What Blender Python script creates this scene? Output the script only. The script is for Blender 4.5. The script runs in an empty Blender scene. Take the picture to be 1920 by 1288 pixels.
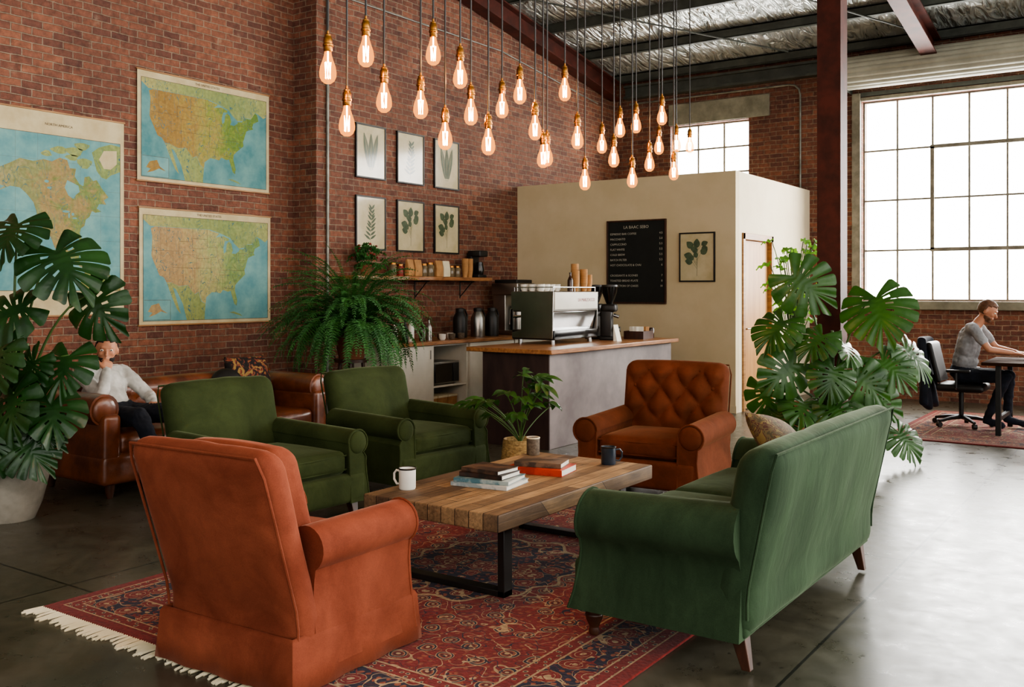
import bpy, bmesh, math, random
from mathutils import Vector, Matrix, Euler, noise
random.seed(7)
S=bpy.context.scene; COL=S.collection
pi=math.pi; rad=math.radians
def lin(c):
    c/=255.0
    return c/12.92 if c<=.04045 else ((c+.055)/1.055)**2.4
def H(s):
    s=s.lstrip('#'); return tuple(lin(int(s[i:i+2],16)) for i in (0,2,4))+(1.0,)
# ---------------------------------------------------------------- materials
class T:
    def __init__(s,name,rough=.5,metal=0,spec=.5):
        s.m=bpy.data.materials.new(name); s.m.use_nodes=True; s.t=s.m.node_tree
        s.b=s.t.nodes['Principled BSDF']
        s.b.inputs['Roughness'].default_value=rough; s.b.inputs['Metallic'].default_value=metal
        s.b.inputs['Specular IOR Level'].default_value=spec
    def put(s,sock,v):
        if isinstance(v,bpy.types.NodeSocket): s.t.links.new(v,sock)
        else: sock.default_value=v
    def n(s,typ,ins=None,**props):
        nd=s.t.nodes.new('ShaderNode'+typ)
        for k,v in props.items(): setattr(nd,k,v)
        for k,v in (ins or {}).items(): s.put(nd.inputs[k],v)
        return nd
    def ma(s,op,a,b=0.0,c=0.0):
        return s.n('Math',{0:a,1:b,2:c},operation=op).outputs[0]
    def obj(s): return s.n('TexCoord').outputs['Object']
    def sep(s,v):
        o=s.n('SeparateXYZ',{0:v}).outputs; return o[0],o[1],o[2]
    def com(s,x,y,z=0.0): return s.n('CombineXYZ',{0:x,1:y,2:z}).outputs[0]
    def noise(s,scale,vec=None,detail=4.0,rough=.6,dist=0.0):
        return s.n('TexNoise',{'Vector':vec if vec is not None else s.obj(),'Scale':scale,'Detail':detail,'Roughness':rough,'Distortion':dist}).outputs[0]
    def mix(s,f,a,b,blend='MIX'):
        nd=s.t.nodes.new('ShaderNodeMix'); nd.data_type='RGBA'; nd.blend_type=blend
        s.put(nd.inputs[0],f); s.put(nd.inputs[6],a); s.put(nd.inputs[7],b); return nd.outputs[2]
    def ramp(s,f,stops,const=False):
        nd=s.n('ValToRGB',{0:f}); cr=nd.color_ramp
        if const: cr.interpolation='CONSTANT'
        while len(cr.elements)<len(stops): cr.elements.new(.5)
        for e,(p,c) in zip(cr.elements,stops):
            e.position=p; e.color=c if isinstance(c,tuple) else (c,c,c,1)
        return nd.outputs[0]
    def bump(s,h,strength=.3,dist=.01):
        s.put(s.b.inputs['Normal'],s.n('Bump',{'Height':h,'Strength':strength,'Distance':dist}).outputs[0])
    def base(s,c): s.put(s.b.inputs['Base Color'],c)
    def rough(s,c): s.put(s.b.inputs['Roughness'],c)
def M(name,c1,c2=None,scale=6,rough=.5,metal=0,bump=0,bscale=80,sheen=0,stretch=(1,1,1),lo=.35,hi=.65,coat=0,sheencol=None,spec=.5,sub=0):
    t=T(name,rough,metal,spec)
    c1=H(c1); c2=H(c2) if c2 else tuple(min(1,x*.8) for x in c1[:3])+(1,)
    v=t.n('Mapping',{'Vector':t.obj(),'Scale':stretch}).outputs[0]
    f=t.noise(scale,v)
    t.base(t.ramp(f,[(lo,c2),(hi,c1)]))
    if bump: t.bump(t.noise(bscale,v,detail=3.0),bump,.004)
    if sheen:
        t.b.inputs['Sheen Weight'].default_value=sheen; t.b.inputs['Sheen Roughness'].default_value=.4
        if sheencol: t.b.inputs['Sheen Tint'].default_value=H(sheencol)
    if coat: t.b.inputs['Coat Weight'].default_value=coat; t.b.inputs['Coat Roughness'].default_value=.1
    return t.m
def EM(name,col,strength):
    t=T(name); t.b.inputs['Emission Color'].default_value=H(col); t.b.inputs['Emission Strength'].default_value=strength; t.base(H(col)); return t.m

def brick_mat():
    t=T('red_brick',.72,spec=.35)
    x,y,z=t.sep(t.obj()); v=t.com(t.ma('ADD',x,y),z)
    wob=t.noise(3.5,t.obj(),detail=2.0)
    v2=t.n('VectorMath',{0:v,1:t.com(t.ma('MULTIPLY',wob,.025),t.ma('MULTIPLY',wob,.025))},operation='ADD').outputs[0]
    br=t.n('TexBrick',{'Vector':v2,'Color1':H('#92604a'),'Color2':H('#68443a'),'Mortar':H('#988470'),'Scale':1.0,'Mortar Size':.007,'Mortar Smooth':.4,'Bias':-.02,'Brick Width':.185,'Row Height':.066},offset=.5)
    n1=t.noise(.9,t.obj(),detail=6.0); n2=t.noise(18.0,t.obj(),detail=6.0); n3=t.noise(60.0,t.obj(),detail=2.0)
    c=t.mix(1.0,br.outputs[0],t.ramp(n1,[(.3,(.70,.68,.68,1)),(.7,(1.08,1.06,1.04,1))]),'MULTIPLY')
    c=t.mix(.8,c,t.ramp(n2,[(.28,(.46,.44,.44,1)),(.66,(1.18,1.14,1.1,1))]),'MULTIPLY')
    c=t.mix(t.ramp(t.noise(7.0,t.obj(),detail=6.0),[(.62,0.0),(.75,.35)]),c,H('#a8927a'))
    t.base(c)
    h=t.ma('ADD',t.ma('MULTIPLY',br.outputs[1],-1.0),t.ma('ADD',t.ma('MULTIPLY',n2,.9),t.ma('MULTIPLY',n3,.3)))
    t.bump(h,1.0,.020); return t.m
def floor_mat():
    t=T('polished_concrete',.35,spec=.5)
    v=t.obj(); n1=t.noise(1.1,v,detail=10.0,rough=.72,dist=.6); n2=t.noise(6.0,v,detail=9.0,rough=.72)
    c=t.ramp(n1,[(.32,H('#36332a')),(.5,H('#4c483b')),(.7,H('#636055'))])
    c=t.mix(.7,c,t.ramp(n2,[(.3,.55),(.7,1.2)]),'MULTIPLY')
    j=t.n('TexBrick',{'Vector':t.n('Mapping',{'Vector':v,'Location':(1.25,.15,0)}).outputs[0],'Color1':(1,1,1,1),'Color2':(1,1,1,1),'Mortar':(.15,.15,.15,1),'Scale':1.0,'Mortar Size':.007,'Mortar Smooth':.0,'Brick Width':3.4,'Row Height':2.9},offset=0.0)
    c=t.mix(1.0,c,j.outputs[0],'MULTIPLY')
    sp=t.noise(22.0,v,detail=1.0); c=t.mix(t.ramp(sp,[(.72,0.0),(.76,.8)]),c,H('#1e1c16'))
    t.base(c); t.rough(t.ramp(n2,[(.25,.2),(.75,.45)])); t.bump(t.ma('ADD',t.noise(1.2,v,detail=2.0),t.ma('MULTIPLY',n2,.2)),.06,.02); return t.m
def rug_mat(name,hx,hy,red='#762a26',navy='#2a2636'):
    t=T(name,.95,spec=.1); x,y,z=t.sep(t.obj())
    nz=t.noise(60.0,detail=2.0)
    ax=t.ma('ABSOLUTE',x); ay=t.ma('ABSOLUTE',y)
    d=t.ma('MINIMUM',t.ma('SUBTRACT',hx,ax),t.ma('SUBTRACT',hy,ay))
    v=t.com(ax,ay)
    dis=t.n('TexNoise',{'Vector':v,'Scale':7.0,'Detail':2.0}).outputs[1]
    v2=t.n('VectorMath',{0:v,1:t.n('VectorMath',{0:dis,'Scale':.06},operation='SCALE').outputs[0]},operation='ADD').outputs[0]
    vo=t.n('TexVoronoi',{'Vector':v2,'Scale':6.5,'Randomness':.6},voronoi_dimensions='2D').outputs[0]
    vs=t.n('TexVoronoi',{'Vector':v2,'Scale':22.0,'Randomness':.8},voronoi_dimensions='2D').outputs[0]
    w=t.noise(6.5,v2,detail=0.0,dist=1.6); w2=t.noise(9.0,v2,detail=0.0,dist=1.0)
    line=t.ma('LESS_THAN',t.ma('ABSOLUTE',t.ma('SUBTRACT',w,.5)),.016)
    line2=t.ma('LESS_THAN',t.ma('ABSOLUTE',t.ma('SUBTRACT',w2,.47)),.012)
    R=H(red);Nv=H(navy);C=H('#a8906e');O=H('#8a503a');B=H('#505660');D=H('#5a2422')
    f1=t.ramp(vo,[(0,C),(.06,D),(.13,O),(.17,C),(.19,Nv),(.25,C),(.27,R)],True)
    f1=t.mix(t.ma('MULTIPLY',t.ma('LESS_THAN',vs,.2),t.ma('GREATER_THAN',vo,.3)),f1,O)
    f1=t.mix(line,f1,C); f1=t.mix(line2,f1,Nv)
    f2=t.ramp(vo,[(0,C),(.09,R),(.2,C),(.22,R),(.34,C),(.36,Nv)],True)
    f2=t.mix(t.ma('MULTIPLY',t.ma('LESS_THAN',vs,.24),t.ma('GREATER_THAN',vo,.3)),f2,O)
    f2=t.mix(line,f2,C); f2=t.mix(line2,f2,R)
    e=t.ma('SQRT',t.ma('ADD',t.ma('POWER',t.ma('DIVIDE',ax,hx*.34),2.0),t.ma('POWER',t.ma('DIVIDE',ay,hy*.34),2.0)))
    e=t.ma('ADD',e,t.ma('MULTIPLY',t.ma('SINE',t.ma('MULTIPLY',t.ma('ARCTAN2',y,x),12.0)),.06))
    fld=t.mix(t.ma('LESS_THAN',e,1.0),f1,f2)
    fld=t.mix(t.ma('LESS_THAN',t.ma('ABSOLUTE',t.ma('SUBTRACT',e,1.0)),.02),fld,C)
    small2=t.ramp(vs,[(0,Nv),(.14,C),(.22,R)],True)
    col=fld
    for lim,cc in ((.40,C),(.39,small2),(.33,C),(.32,f2),(.13,C),(.122,small2),(.07,C),(.062,R)):
        col=t.mix(t.ma('LESS_THAN',d,lim),col,cc)
    col=t.mix(.7,col,t.ramp(nz,[(.3,.5),(.7,1.25)]),'MULTIPLY')
    col=t.mix(.5,col,t.ramp(t.noise(1.8,detail=4.0),[(.3,.7),(.7,1.1)]),'MULTIPLY')
    t.base(col); t.bump(nz,.5,.006); t.b.inputs['Sheen Weight'].default_value=.08; return t.m
def plank_mat(name,c1,c2,bw=.9,rh=.11,axis='y',rough=.45):
    t=T(name,rough); x,y,z=t.sep(t.obj())
    u,v=(y,x) if axis=='y' else (x,y)
    vec=t.com(t.ma('ADD',u,z),v)
    br=t.n('TexBrick',{'Vector':vec,'Color1':H(c1),'Color2':H(c2),'Mortar':H('#20140c'),'Scale':1.0,'Mortar Size':.0022,'Bias':0.0,'Brick Width':bw,'Row Height':rh},offset=.37)
    g=t.noise(3.0,t.com(t.ma('MULTIPLY',u,1.2),t.ma('MULTIPLY',v,22.0),t.ma('MULTIPLY',z,22.0)),detail=6.0,dist=.8)
    n2=t.noise(5.0,detail=5.0)
    c=t.mix(.8,br.outputs[0],t.ramp(g,[(.3,.42),(.7,1.3)]),'MULTIPLY')
    c=t.mix(.7,c,t.ramp(n2,[(.3,.5),(.7,1.3)]),'MULTIPLY')
    kn=t.n('TexVoronoi',{'Vector':t.com(t.ma('MULTIPLY',u,.7),v),'Scale':9.0}).outputs[0]
    c=t.mix(t.ramp(kn,[(.03,.8),(.12,0.0)]),c,H('#2c1c10'))
    t.base(c); t.bump(g,.4,.004); return t.m
def velvet(name,c1,c2,rgh=.85,sh=.3,shc=None,vert=False):
    t=T(name,rgh,spec=.1); v=t.obj()
    st=(1.6,1.6,.7) if vert else (1,1,1)
    vv=t.n('Mapping',{'Vector':v,'Scale':st}).outputs[0]
    n1=t.noise(2.4,vv,detail=5.0,dist=.6); n2=t.noise(220.0,v,detail=2.0); n3=t.noise(8.0,vv,detail=3.0,dist=1.0)
    c=t.ramp(n1,[(.3,H(c2)),(.7,H(c1))]); c=t.mix(.3,c,t.ramp(n2,[(.3,.65),(.7,1.25)]),'MULTIPLY')
    c=t.mix(.3,c,t.ramp(n3,[(.3,.68),(.7,1.2)]),'MULTIPLY')
    t.base(c); t.b.inputs['Sheen Weight'].default_value=sh; t.b.inputs['Sheen Roughness'].default_value=.3
    if shc: t.b.inputs['Sheen Tint'].default_value=H(shc)
    t.bump(t.ma('ADD',t.ma('ADD',t.ma('MULTIPLY',n1,.7),t.ma('MULTIPLY',n3,.25)),t.ma('MULTIPLY',n2,.03)),.35,.02); return t.m
def leaf_mat(name,c1,c2,rough=.35,tr_=.1,trc='#4f8a22',spec=.35):
    t=T(name,rough,spec=spec); n=t.noise(5.0,detail=3.0)
    c=t.ramp(n,[(.3,H(c2)),(.7,H(c1))]); t.base(c); t.bump(t.noise(14.0,detail=2.0),.35,.014)
    tr=t.n('BsdfTranslucent',{'Color':H(trc)}).outputs[0]
    ms=t.n('MixShader',{0:tr_,1:t.b.outputs[0],2:tr}).outputs[0]
    t.put(t.t.nodes['Material Output'].inputs[0],ms); return t.m
def relief_mat(name,cols,amp=1.0):
    t=T(name,.7,spec=.2); x,y,z=t.sep(t.obj())
    n=t.noise(6.0,detail=9.0,rough=.75,dist=.6); f=t.ma('ADD',t.ma('MULTIPLY',y,.62),t.ma('MULTIPLY',t.ma('SUBTRACT',n,.5),amp))
    k=len(cols)-1
    c=t.ramp(f,[(i/k,H(q)) for i,q in enumerate(cols)])
    n2=t.noise(30.0,detail=5.0); c=t.mix(.7,c,t.ramp(n2,[(.3,.62),(.7,1.15)]),'MULTIPLY')
    r=t.noise(3.0,t.com(0.0,t.ma('MULTIPLY',y,2.0),z),detail=1.0,dist=3.0)
    c=t.mix(t.ma('LESS_THAN',t.ma('ABSOLUTE',t.ma('SUBTRACT',r,.5)),.008),c,H('#4a6c70'))
    t.base(c); return t.m
MAT={}
MAT['brick']=brick_mat(); MAT['floor']=floor_mat()
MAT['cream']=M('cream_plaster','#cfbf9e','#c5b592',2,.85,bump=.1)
MAT['cream_lit']=M('cream_plaster_lit_side','#dccfb2','#d4c6a8',2,.85,bump=.1)  # same plaster, paler: the side wall's brighter light is put into its colour
MAT['concrete']=M('cast_concrete','#8d8a78','#6c6858',4,.8,bump=.2)
MAT['steel_red']=M('oxide_red_steel','#54261c','#391a13',5,.6,bump=.1,spec=.3)
MAT['steel_dark']=M('grey_green_steel','#4c5048','#383b35',5,.5)
MAT['window_steel']=M('window_steel','#8a8474','#6c6758',8,.5)
MAT['shutter']=M('painted_shutter','#a8a696','#949283',3,.5)
MAT['galv']=M('galvanised_pipe','#8d8c82','#6a6b63',8,.45,metal=.5)
def foil():
    t=T('foil_insulation',.3,.55); x,y,z=t.sep(t.obj())
    vv=t.n('Mapping',{'Vector':t.obj(),'Scale':(3.0,.8,1.0)}).outputs[0]
    n=t.noise(2.2,vv,detail=2.0,rough=.5,dist=2.0)
    t.base(t.ramp(n,[(.3,H('#b4bab4')),(.7,H('#e8eae6'))]))
    t.bump(n,.8,.12); t.rough(t.ramp(n,[(.3,.24),(.7,.38)])); return t.m
MAT['foil']=foil()
MAT['black']=M('black_paint','#1c1b19','#121110',8,.45)
MAT['blackgloss']=M('black_gloss','#0d0d0d','#080808',8,.15)
MAT['chrome']=M('polished_steel','#b8b8b8','#a4a4a4',3,.15,metal=1)
MAT['brushed']=M('brushed_steel','#a5a39e','#918f89',2,.32,metal=1)
MAT['white']=M('white_enamel','#e8e6dd','#dcd9cf',5,.3)
MAT['whitepanel']=M('white_laminate','#d8d4c7','#cbc7b9',3,.5)
MAT['paper']=M('warm_paper','#e0d6ba','#d2c6a3',5,.8)
MAT['mapborder']=M('map_border_paper','#c8ba96','#b6a580',5,.8,spec=.2)
MAT['printpaper']=M('print_paper_under_glass','#c8ba96','#b6a880',5,.6,coat=1.0)
MAT['paperw']=M('white_paper','#ebe7db','#dcd8ca',5,.8)
MAT['kraft']=M('kraft_paper','#b98a58','#a0764a',9,.8)
MAT['brass']=M('aged_brass','#a8743a','#6e4620',20,.3,metal=1)
MAT['oak']=M('oak','#a87c4c','#855c34',3,.5,stretch=(1,1,12))
MAT['doorwood']=M('light_door_wood','#c09058','#ad7c48',2,.5,stretch=(6,6,1))
MAT['wtop']=M('butcher_block_top','#a8764a','#7c5030',6,.35,stretch=(8,1,8))
MAT['walnut']=M('dark_walnut','#4a2b1c','#301b11',5,.4,stretch=(6,6,1))
MAT['darkwood']=M('dark_stained_ply','#40302c','#2c2020',2,.5,stretch=(4,4,1))
MAT['greyply']=M('grey_washed_panel','#7c716e','#605553',2.6,.5,bump=.15,bscale=8,lo=.35,hi=.65)
MAT['greenv']=velvet('olive_velvet','#3a4427','#252d17',shc='#a0a880')
MAT['greensofa']=velvet('forest_velvet','#394b35','#263524',shc='#b4c4a4',vert=True,sh=.32)
MAT['rust']=velvet('faded_rust_velvet','#8e4e39','#683324',shc='#d8a48c',sh=.3)
MAT['rustb']=velvet('copper_velvet','#6c3c28','#4a2918',shc='#c09068',sh=.3)
MAT['leather']=M('brown_leather','#7a4428','#502a18',6,.33,bump=.3,bscale=60,coat=.2)
MAT['leaf']=leaf_mat('monstera_leaf','#365a22','#1c3c18',.34,.08,spec=.4)
MAT['leafd']=leaf_mat('dark_leaf','#26481f','#142e16',.30,.05,spec=.4)
MAT['fern']=leaf_mat('fern_leaf','#3f7534','#1e4823',.55,.18,'#5a9034')
MAT['leafl']=leaf_mat('light_leaf','#7cac4e','#4f8438',.5,.3,'#8ac03a')
MAT['stem']=M('green_stem','#4d6a30','#364e24',8,.5)
MAT['soil']=M('soil','#2a1e15','#17100b',30,.95,bump=.6)
MAT['potgrey']=M('pale_pot','#8e887c','#726c60',6,.75)
MAT['terracotta']=M('terracotta','#8a5438','#6d3f29',6,.8)
MAT['skin']=M('skin','#c08a6c','#b0785c',6,.55)
MAT['shirtg']=M('grey_tshirt','#98989a','#78787a',9,.85,bump=.6,bscale=14)
MAT['shirtw']=M('white_shirt','#c8c7c2','#a4a49e',7,.85,bump=.6,bscale=12)
MAT['navy']=M('navy_cloth','#181e2c','#0f131c',7,.9,bump=.3,bscale=20)
MAT['hair']=M('brown_hair','#6a452c','#4c2f1c',40,.6)
MAT['hairblk']=M('black_hair','#2b211b','#191310',40,.6)
MAT['glassj']=M('jar_glass','#7a6a50','#5a4c38',6,.1)
MAT['dark_glass']=M('dark_glass','#1a1815','#0f0e0c',6,.08)
MAT['amber']=M('amber_bottle','#3a1c0c','#241006',6,.12)
MAT['red']=M('red_label','#8a2a20','#6d2018',8,.5)
MAT['chalk']=M('chalk','#bfbbad','#a5a294',60,.9)
MAT['board']=M('chalkboard','#161a16','#101310',3,.75)
def glassm():
    t=T('window_glass'); tr=t.n('BsdfTransparent',{0:(1,1,1,1)}).outputs[0]; g=t.n('BsdfGlossy',{'Roughness':.05}).outputs[0]
    t.put(t.t.nodes['Material Output'].inputs[0],t.n('MixShader',{0:.04,1:tr,2:g}).outputs[0]); return t.m
MAT['glass']=glassm()
def bulbglass():
    t=T('amber_bulb_glass'); tr=t.n('BsdfTransparent',{0:(1,.82,.55,1)}).outputs[0]
    e=t.n('Emission',{'Color':(1.0,.34,.07,1),'Strength':2.6}).outputs[0]
    t.put(t.t.nodes['Material Output'].inputs[0],t.n('MixShader',{0:.38,1:tr,2:e}).outputs[0]); return t.m
MAT['bulb']=bulbglass(); MAT['fil']=EM('glowing_filament','#ffbe78',80)
# ---------------------------------------------------------------- mesh helpers
def BM(): return bmesh.new()
def setmi(bm,n0,mi):
    if mi:
        bm.faces.ensure_lookup_table()
        for f in bm.faces[n0:]: f.material_index=mi
def bx(bm,c,s,rot=None,mi=0):
    n0=len(bm.faces)
    m=Matrix.Translation(c)@(Euler(rot).to_matrix().to_4x4() if rot else Matrix())@Matrix.Diagonal((s[0],s[1],s[2],1))
    bmesh.ops.create_cube(bm,size=1,matrix=m); setmi(bm,n0,mi)
def b2(bm,x0,x1,y0,y1,z0,z1,mi=0): bx(bm,((x0+x1)/2,(y0+y1)/2,(z0+z1)/2),(x1-x0,y1-y0,z1-z0),mi=mi)
def tube(bm,pts,rs,n=10,cap=True,mi=0,flat=1.0):
    n0=len(bm.faces); pts=[Vector(p) for p in pts]
    if not isinstance(rs,(list,tuple)): rs=[rs]*len(pts)
    d0=(pts[1]-pts[0]).normalized(); up=Vector((0,0,1)) if abs(d0.z)<.95 else Vector((1,0,0))
    u=d0.cross(up).normalized(); rings=[]
    for i,p in enumerate(pts):
        d=(pts[min(i+1,len(pts)-1)]-pts[max(i-1,0)])
        d=d.normalized() if d.length>1e-9 else d0
        u=(u-d*u.dot(d)); u=u.normalized() if u.length>1e-6 else d.orthogonal().normalized()
        w=d.cross(u)
        rings.append([bm.verts.new(p+(u*math.cos(2*pi*k/n)+w*math.sin(2*pi*k/n)*flat)*rs[i]) for k in range(n)])
    for a,b in zip(rings,rings[1:]):
        for k in range(n): bm.faces.new((a[k],a[(k+1)%n],b[(k+1)%n],b[k]))
    if cap:
        bm.faces.new(rings[0][::-1]); bm.faces.new(rings[-1])
    setmi(bm,n0,mi)
def cyl(bm,p0,p1,r0,r1=None,n=16,mi=0): tube(bm,[p0,p1],[r0,r0 if r1 is None else r1],n,mi=mi)
def lathe(bm,prof,n=24,c=(0,0,0),mi=0,close=False):
    n0=len(bm.faces); rings=[]
    for r,z in prof:
        if r<1e-5: rings.append([bm.verts.new((c[0],c[1],c[2]+z))])
        else: rings.append([bm.verts.new((c[0]+r*math.cos(2*pi*k/n),c[1]+r*math.sin(2*pi*k/n),c[2]+z)) for k in range(n)])
    for a,b in zip(rings,rings[1:]):
        for k in range(n):
            k2=(k+1)%n
            if len(a)==1 and len(b)==1: continue
            if len(a)==1: bm.faces.new((a[0],b[k2],b[k]))
            elif len(b)==1: bm.faces.new((a[k],a[k2],b[0]))
            else: bm.faces.new((a[k],a[k2],b[k2],b[k]))
    setmi(bm,n0,mi)
def sph(bm,c,r,seg=16,rot=None,mi=0):
    n0=len(bm.faces)
    if not isinstance(r,(list,tuple)): r=(r,r,r)
    m=Matrix.Translation(c)@(Euler(rot).to_matrix().to_4x4() if rot else Matrix())@Matrix.Diagonal((r[0],r[1],r[2],1))
    bmesh.ops.create_uvsphere(bm,u_segments=seg,v_segments=max(6,seg*2//3),radius=1,matrix=m); setmi(bm,n0,mi)
def sbox(bm,c,s,r=.04,puff=(0,0,0),cuts=6,fn=None,mi=0,rot=None):
    """soft rounded box: rounded edges, optional puffed faces, optional per-vertex shaping"""
    n0=len(bm.faces); h=[s[0]/2,s[1]/2,s[2]/2]; r=min(r,*h)
    if isinstance(cuts,int): cuts=(cuts,)*3
    def axis(hh,k):
        a=[-hh,-hh+r*.22,-hh+r*.55]; b=[hh-r*.55,hh-r*.22,hh]
        m=[-(hh-r)+2*(hh-r)*i/k for i in range(k+1)]
        return a+m+b
    ax=[axis(h[i],cuts[i]) for i in range(3)]
    R=Euler(rot).to_matrix() if rot else None
    vs={}
    def V(p):
        key=tuple(round(q,6) for q in p)
        if key in vs: return vs[key]
        q=Vector(p); inn=Vector([max(-(h[i]-r),min(h[i]-r,q[i])) for i in range(3)])
        d=q-inn
        if d.length>1e-7: q=inn+d.normalized()*r
        uu=[p[i]/h[i] for i in range(3)]
        for i in range(3):
            if puff[i] and abs(abs(uu[i])-1)<1e-4:
                j,k=(i+1)%3,(i+2)%3
                q[i]+=math.copysign(1,uu[i])*puff[i]*(1-uu[j]**2)*(1-uu[k]**2)
        if fn: q=fn(q,uu)
        if R: q=R@q
        vs[key]=bm.verts.new(q+Vector(c)); return vs[key]
    for i in range(3):
        j,k=(i+1)%3,(i+2)%3
        for sg in (-1,1):
            for a in range(len(ax[j])-1):
                for b in range(len(ax[k])-1):
                    q=[]
                    for (aa,bb) in ((a,b),(a+1,b),(a+1,b+1),(a,b+1)):
                        p=[0,0,0]; p[i]=sg*h[i]; p[j]=ax[j][aa]; p[k]=ax[k][bb]; q.append(V(p))
                    if len(set(q))<3: continue
                    if sg<0: q.reverse()
                    try: bm.faces.new(q)
                    except ValueError: pass
    setmi(bm,n0,mi)
def extr(bm,pts,f,d0,d1,mi=0,steps=1):
    n0=len(bm.faces); rings=[]
    for i in range(steps+1):
        d=d0+(d1-d0)*i/steps; rings.append([bm.verts.new(f(p,d)) for p in pts])
    n=len(pts)
    for a,b in zip(rings,rings[1:]):
        for k in range(n): bm.faces.new((a[k],a[(k+1)%n],b[(k+1)%n],b[k]))
    bm.faces.new(rings[0][::-1]); bm.faces.new(rings[-1]); setmi(bm,n0,mi)
def new(name,bm,mats,parent=None,loc=(0,0,0),rot=(0,0,0),smooth=True,bev=0,ang=40,seg=2,recalc=True):
    if recalc: bmesh.ops.recalc_face_normals(bm,faces=bm.faces)
    me=bpy.data.meshes.new(name); bm.to_mesh(me); bm.free()
    for m in (mats if isinstance(mats,(list,tuple)) else [mats]): me.materials.append(MAT[m] if isinstance(m,str) else m)
    if smooth: me.shade_smooth(); me.set_sharp_from_angle(angle=rad(ang))
    o=bpy.data.objects.new(name,me); COL.objects.link(o); o.location=loc; o.rotation_euler=rot
    if parent: o.parent=parent
    if bev:
        b=o.modifiers.new('bevel','BEVEL'); b.width=bev; b.segments=seg; b.limit_method='ANGLE'; b.angle_limit=rad(35)
    return o
def tag(o,label,cat,group=None):
    o['label']=label; o['category']=cat
    if group: o['group']=group
    return o
def thing(name,label,cat,loc=(0,0,0),rz=0,group=None):
    e=bpy.data.objects.new(name,None); COL.objects.link(e); e.empty_display_size=.1
    e.location=loc; e.rotation_euler=(0,0,rz); return tag(e,label,cat,group)
def struct(o): o['kind']='structure'; return o
def text(s,size,mat,parent,loc,rot,align='LEFT',name='lettering',ext=.0008):
    cu=bpy.data.curves.new('txt','FONT'); cu.body=s; cu.size=size; cu.extrude=ext; cu.align_x=align; cu.resolution_u=2
    o=bpy.data.objects.new('txt',cu); COL.objects.link(o)
    dg=bpy.context.evaluated_depsgraph_get(); me=bpy.data.meshes.new_from_object(o.evaluated_get(dg))
    bpy.data.objects.remove(o); me.materials.clear(); me.materials.append(MAT[mat])
    k=bpy.data.objects.new(name,me); COL.objects.link(k); k.parent=parent; k.location=loc; k.rotation_euler=rot; return k
# ---------------------------------------------------------------- setting
XL=-8.05; XP=-7.68; YB=14.1
def rz(y): return 5.0+.16*(YB-y)
bm=BM()
extr(bm,[(-4,0),(7.37,0),(7.37,rz(7.37)),(-4,rz(-4))],lambda p,d:(d,p[0],p[1]),XL-.25,XL)
extr(bm,[(7.37,0),(YB,0),(YB,rz(YB)),(7.37,rz(7.37))],lambda p,d:(d,p[0],p[1]),XL-.25,XP)
struct(new('wall_left',bm,'brick',smooth=False))
W1=(-3.71,.45,1.36,4.19); W2=(-6.68,-5.38,2.95,4.12)
bm=BM()
for a in ((XL-.25,W2[0],0,5),(W2[0],W2[1],0,W2[2]),(W2[0],W2[1],W2[3],5),(W2[1],W1[0],0,5),(W1[0],W1[1],0,W1[2]),(W1[0],W1[1],W1[3],5),(W1[1],4,0,5)):
    b2(bm,a[0],a[1],YB,YB+.28,a[2],a[3])
struct(new('wall_back',bm,'brick',smooth=False))
bm=BM(); b2(bm,XL-.25,8,-6,YB+.28,-.1,0); struct(new('floor',bm,'floor',smooth=False))
bm=BM(); extr(bm,[(-4,rz(-4)),(YB+.28,rz(YB+.28)),(YB+.28,rz(YB+.28)+.08),(-4,rz(-4)+.08)],lambda p,d:(d,p[0],p[1]),XL-.25,4.0)
struct(new('ceiling',bm,'foil',smooth=False))
def wnd(nm,W,cols,rows,sash=None):
    bm=BM(); x0,x1,z0,z1=W; y=YB+.12
    for i in range(cols+1):
        x=x0+(x1-x0)*i/cols; w=.045 if i in (0,cols) else .024
        b2(bm,x-w/2,x+w/2,y-.02,y+.02,z0,z1)
    for j in range(rows+1):
        z=z0+(z1-z0)*j/rows; w=.045 if j in (0,rows) else .024
        b2(bm,x0,x1,y-.021,y+.021,z-w/2,z+w/2)
    if sash:
        a,b,c,d=sash; dx=(x1-x0)/cols; dz=(z1-z0)/rows
        xa,xb,za,zb=x0+a*dx,x0+b*dx,z0+c*dz,z0+d*dz
        for q in ((xa-.025,xa+.025,za,zb),(xb-.025,xb+.025,za,zb)): b2(bm,q[0],q[1],y-.05,y+.03,q[2],q[3])
        for q in ((za-.025,za+.025),(zb-.025,zb+.025)): b2(bm,xa-.025,xb+.025,y-.05,y+.03,q[0],q[1])
    o=struct(new(nm,bm,'window_steel',smooth=False))
    bm=BM(); b2(bm,x0,x1,y-.003,y+.003,z0,z1); g=new('pane',bm,'glass',parent=o,smooth=False)
    return o
wnd('window_1',W1,9,4,(2,6,1,3)); wnd('window_2',W2,3,3)
bm=BM(); b2(bm,W1[0]-.1,W1[1]+.1,YB-.09,YB+.1,W1[2]-.12,W1[2]-.005); struct(new('trim_1',bm,'concrete',bev=.008))
bm=BM(); b2(bm,W2[0]-.02,W2[1]+.33,YB-.03,YB-.002,W2[3]+.01,W2[3]+.34); struct(new('trim_2',bm,'concrete',bev=.006))
bm=BM(); b2(bm,W1[0]-.12,W1[0]-.005,YB-.06,YB+.29,1.36,4.3); struct(new('trim_3',bm,'window_steel',bev=.004))
bm=BM(); b2(bm,W1[0],W1[1],YB-.03,YB+.29,4.19,4.24); struct(new('trim_5',bm,'window_steel',bev=.004))
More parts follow.
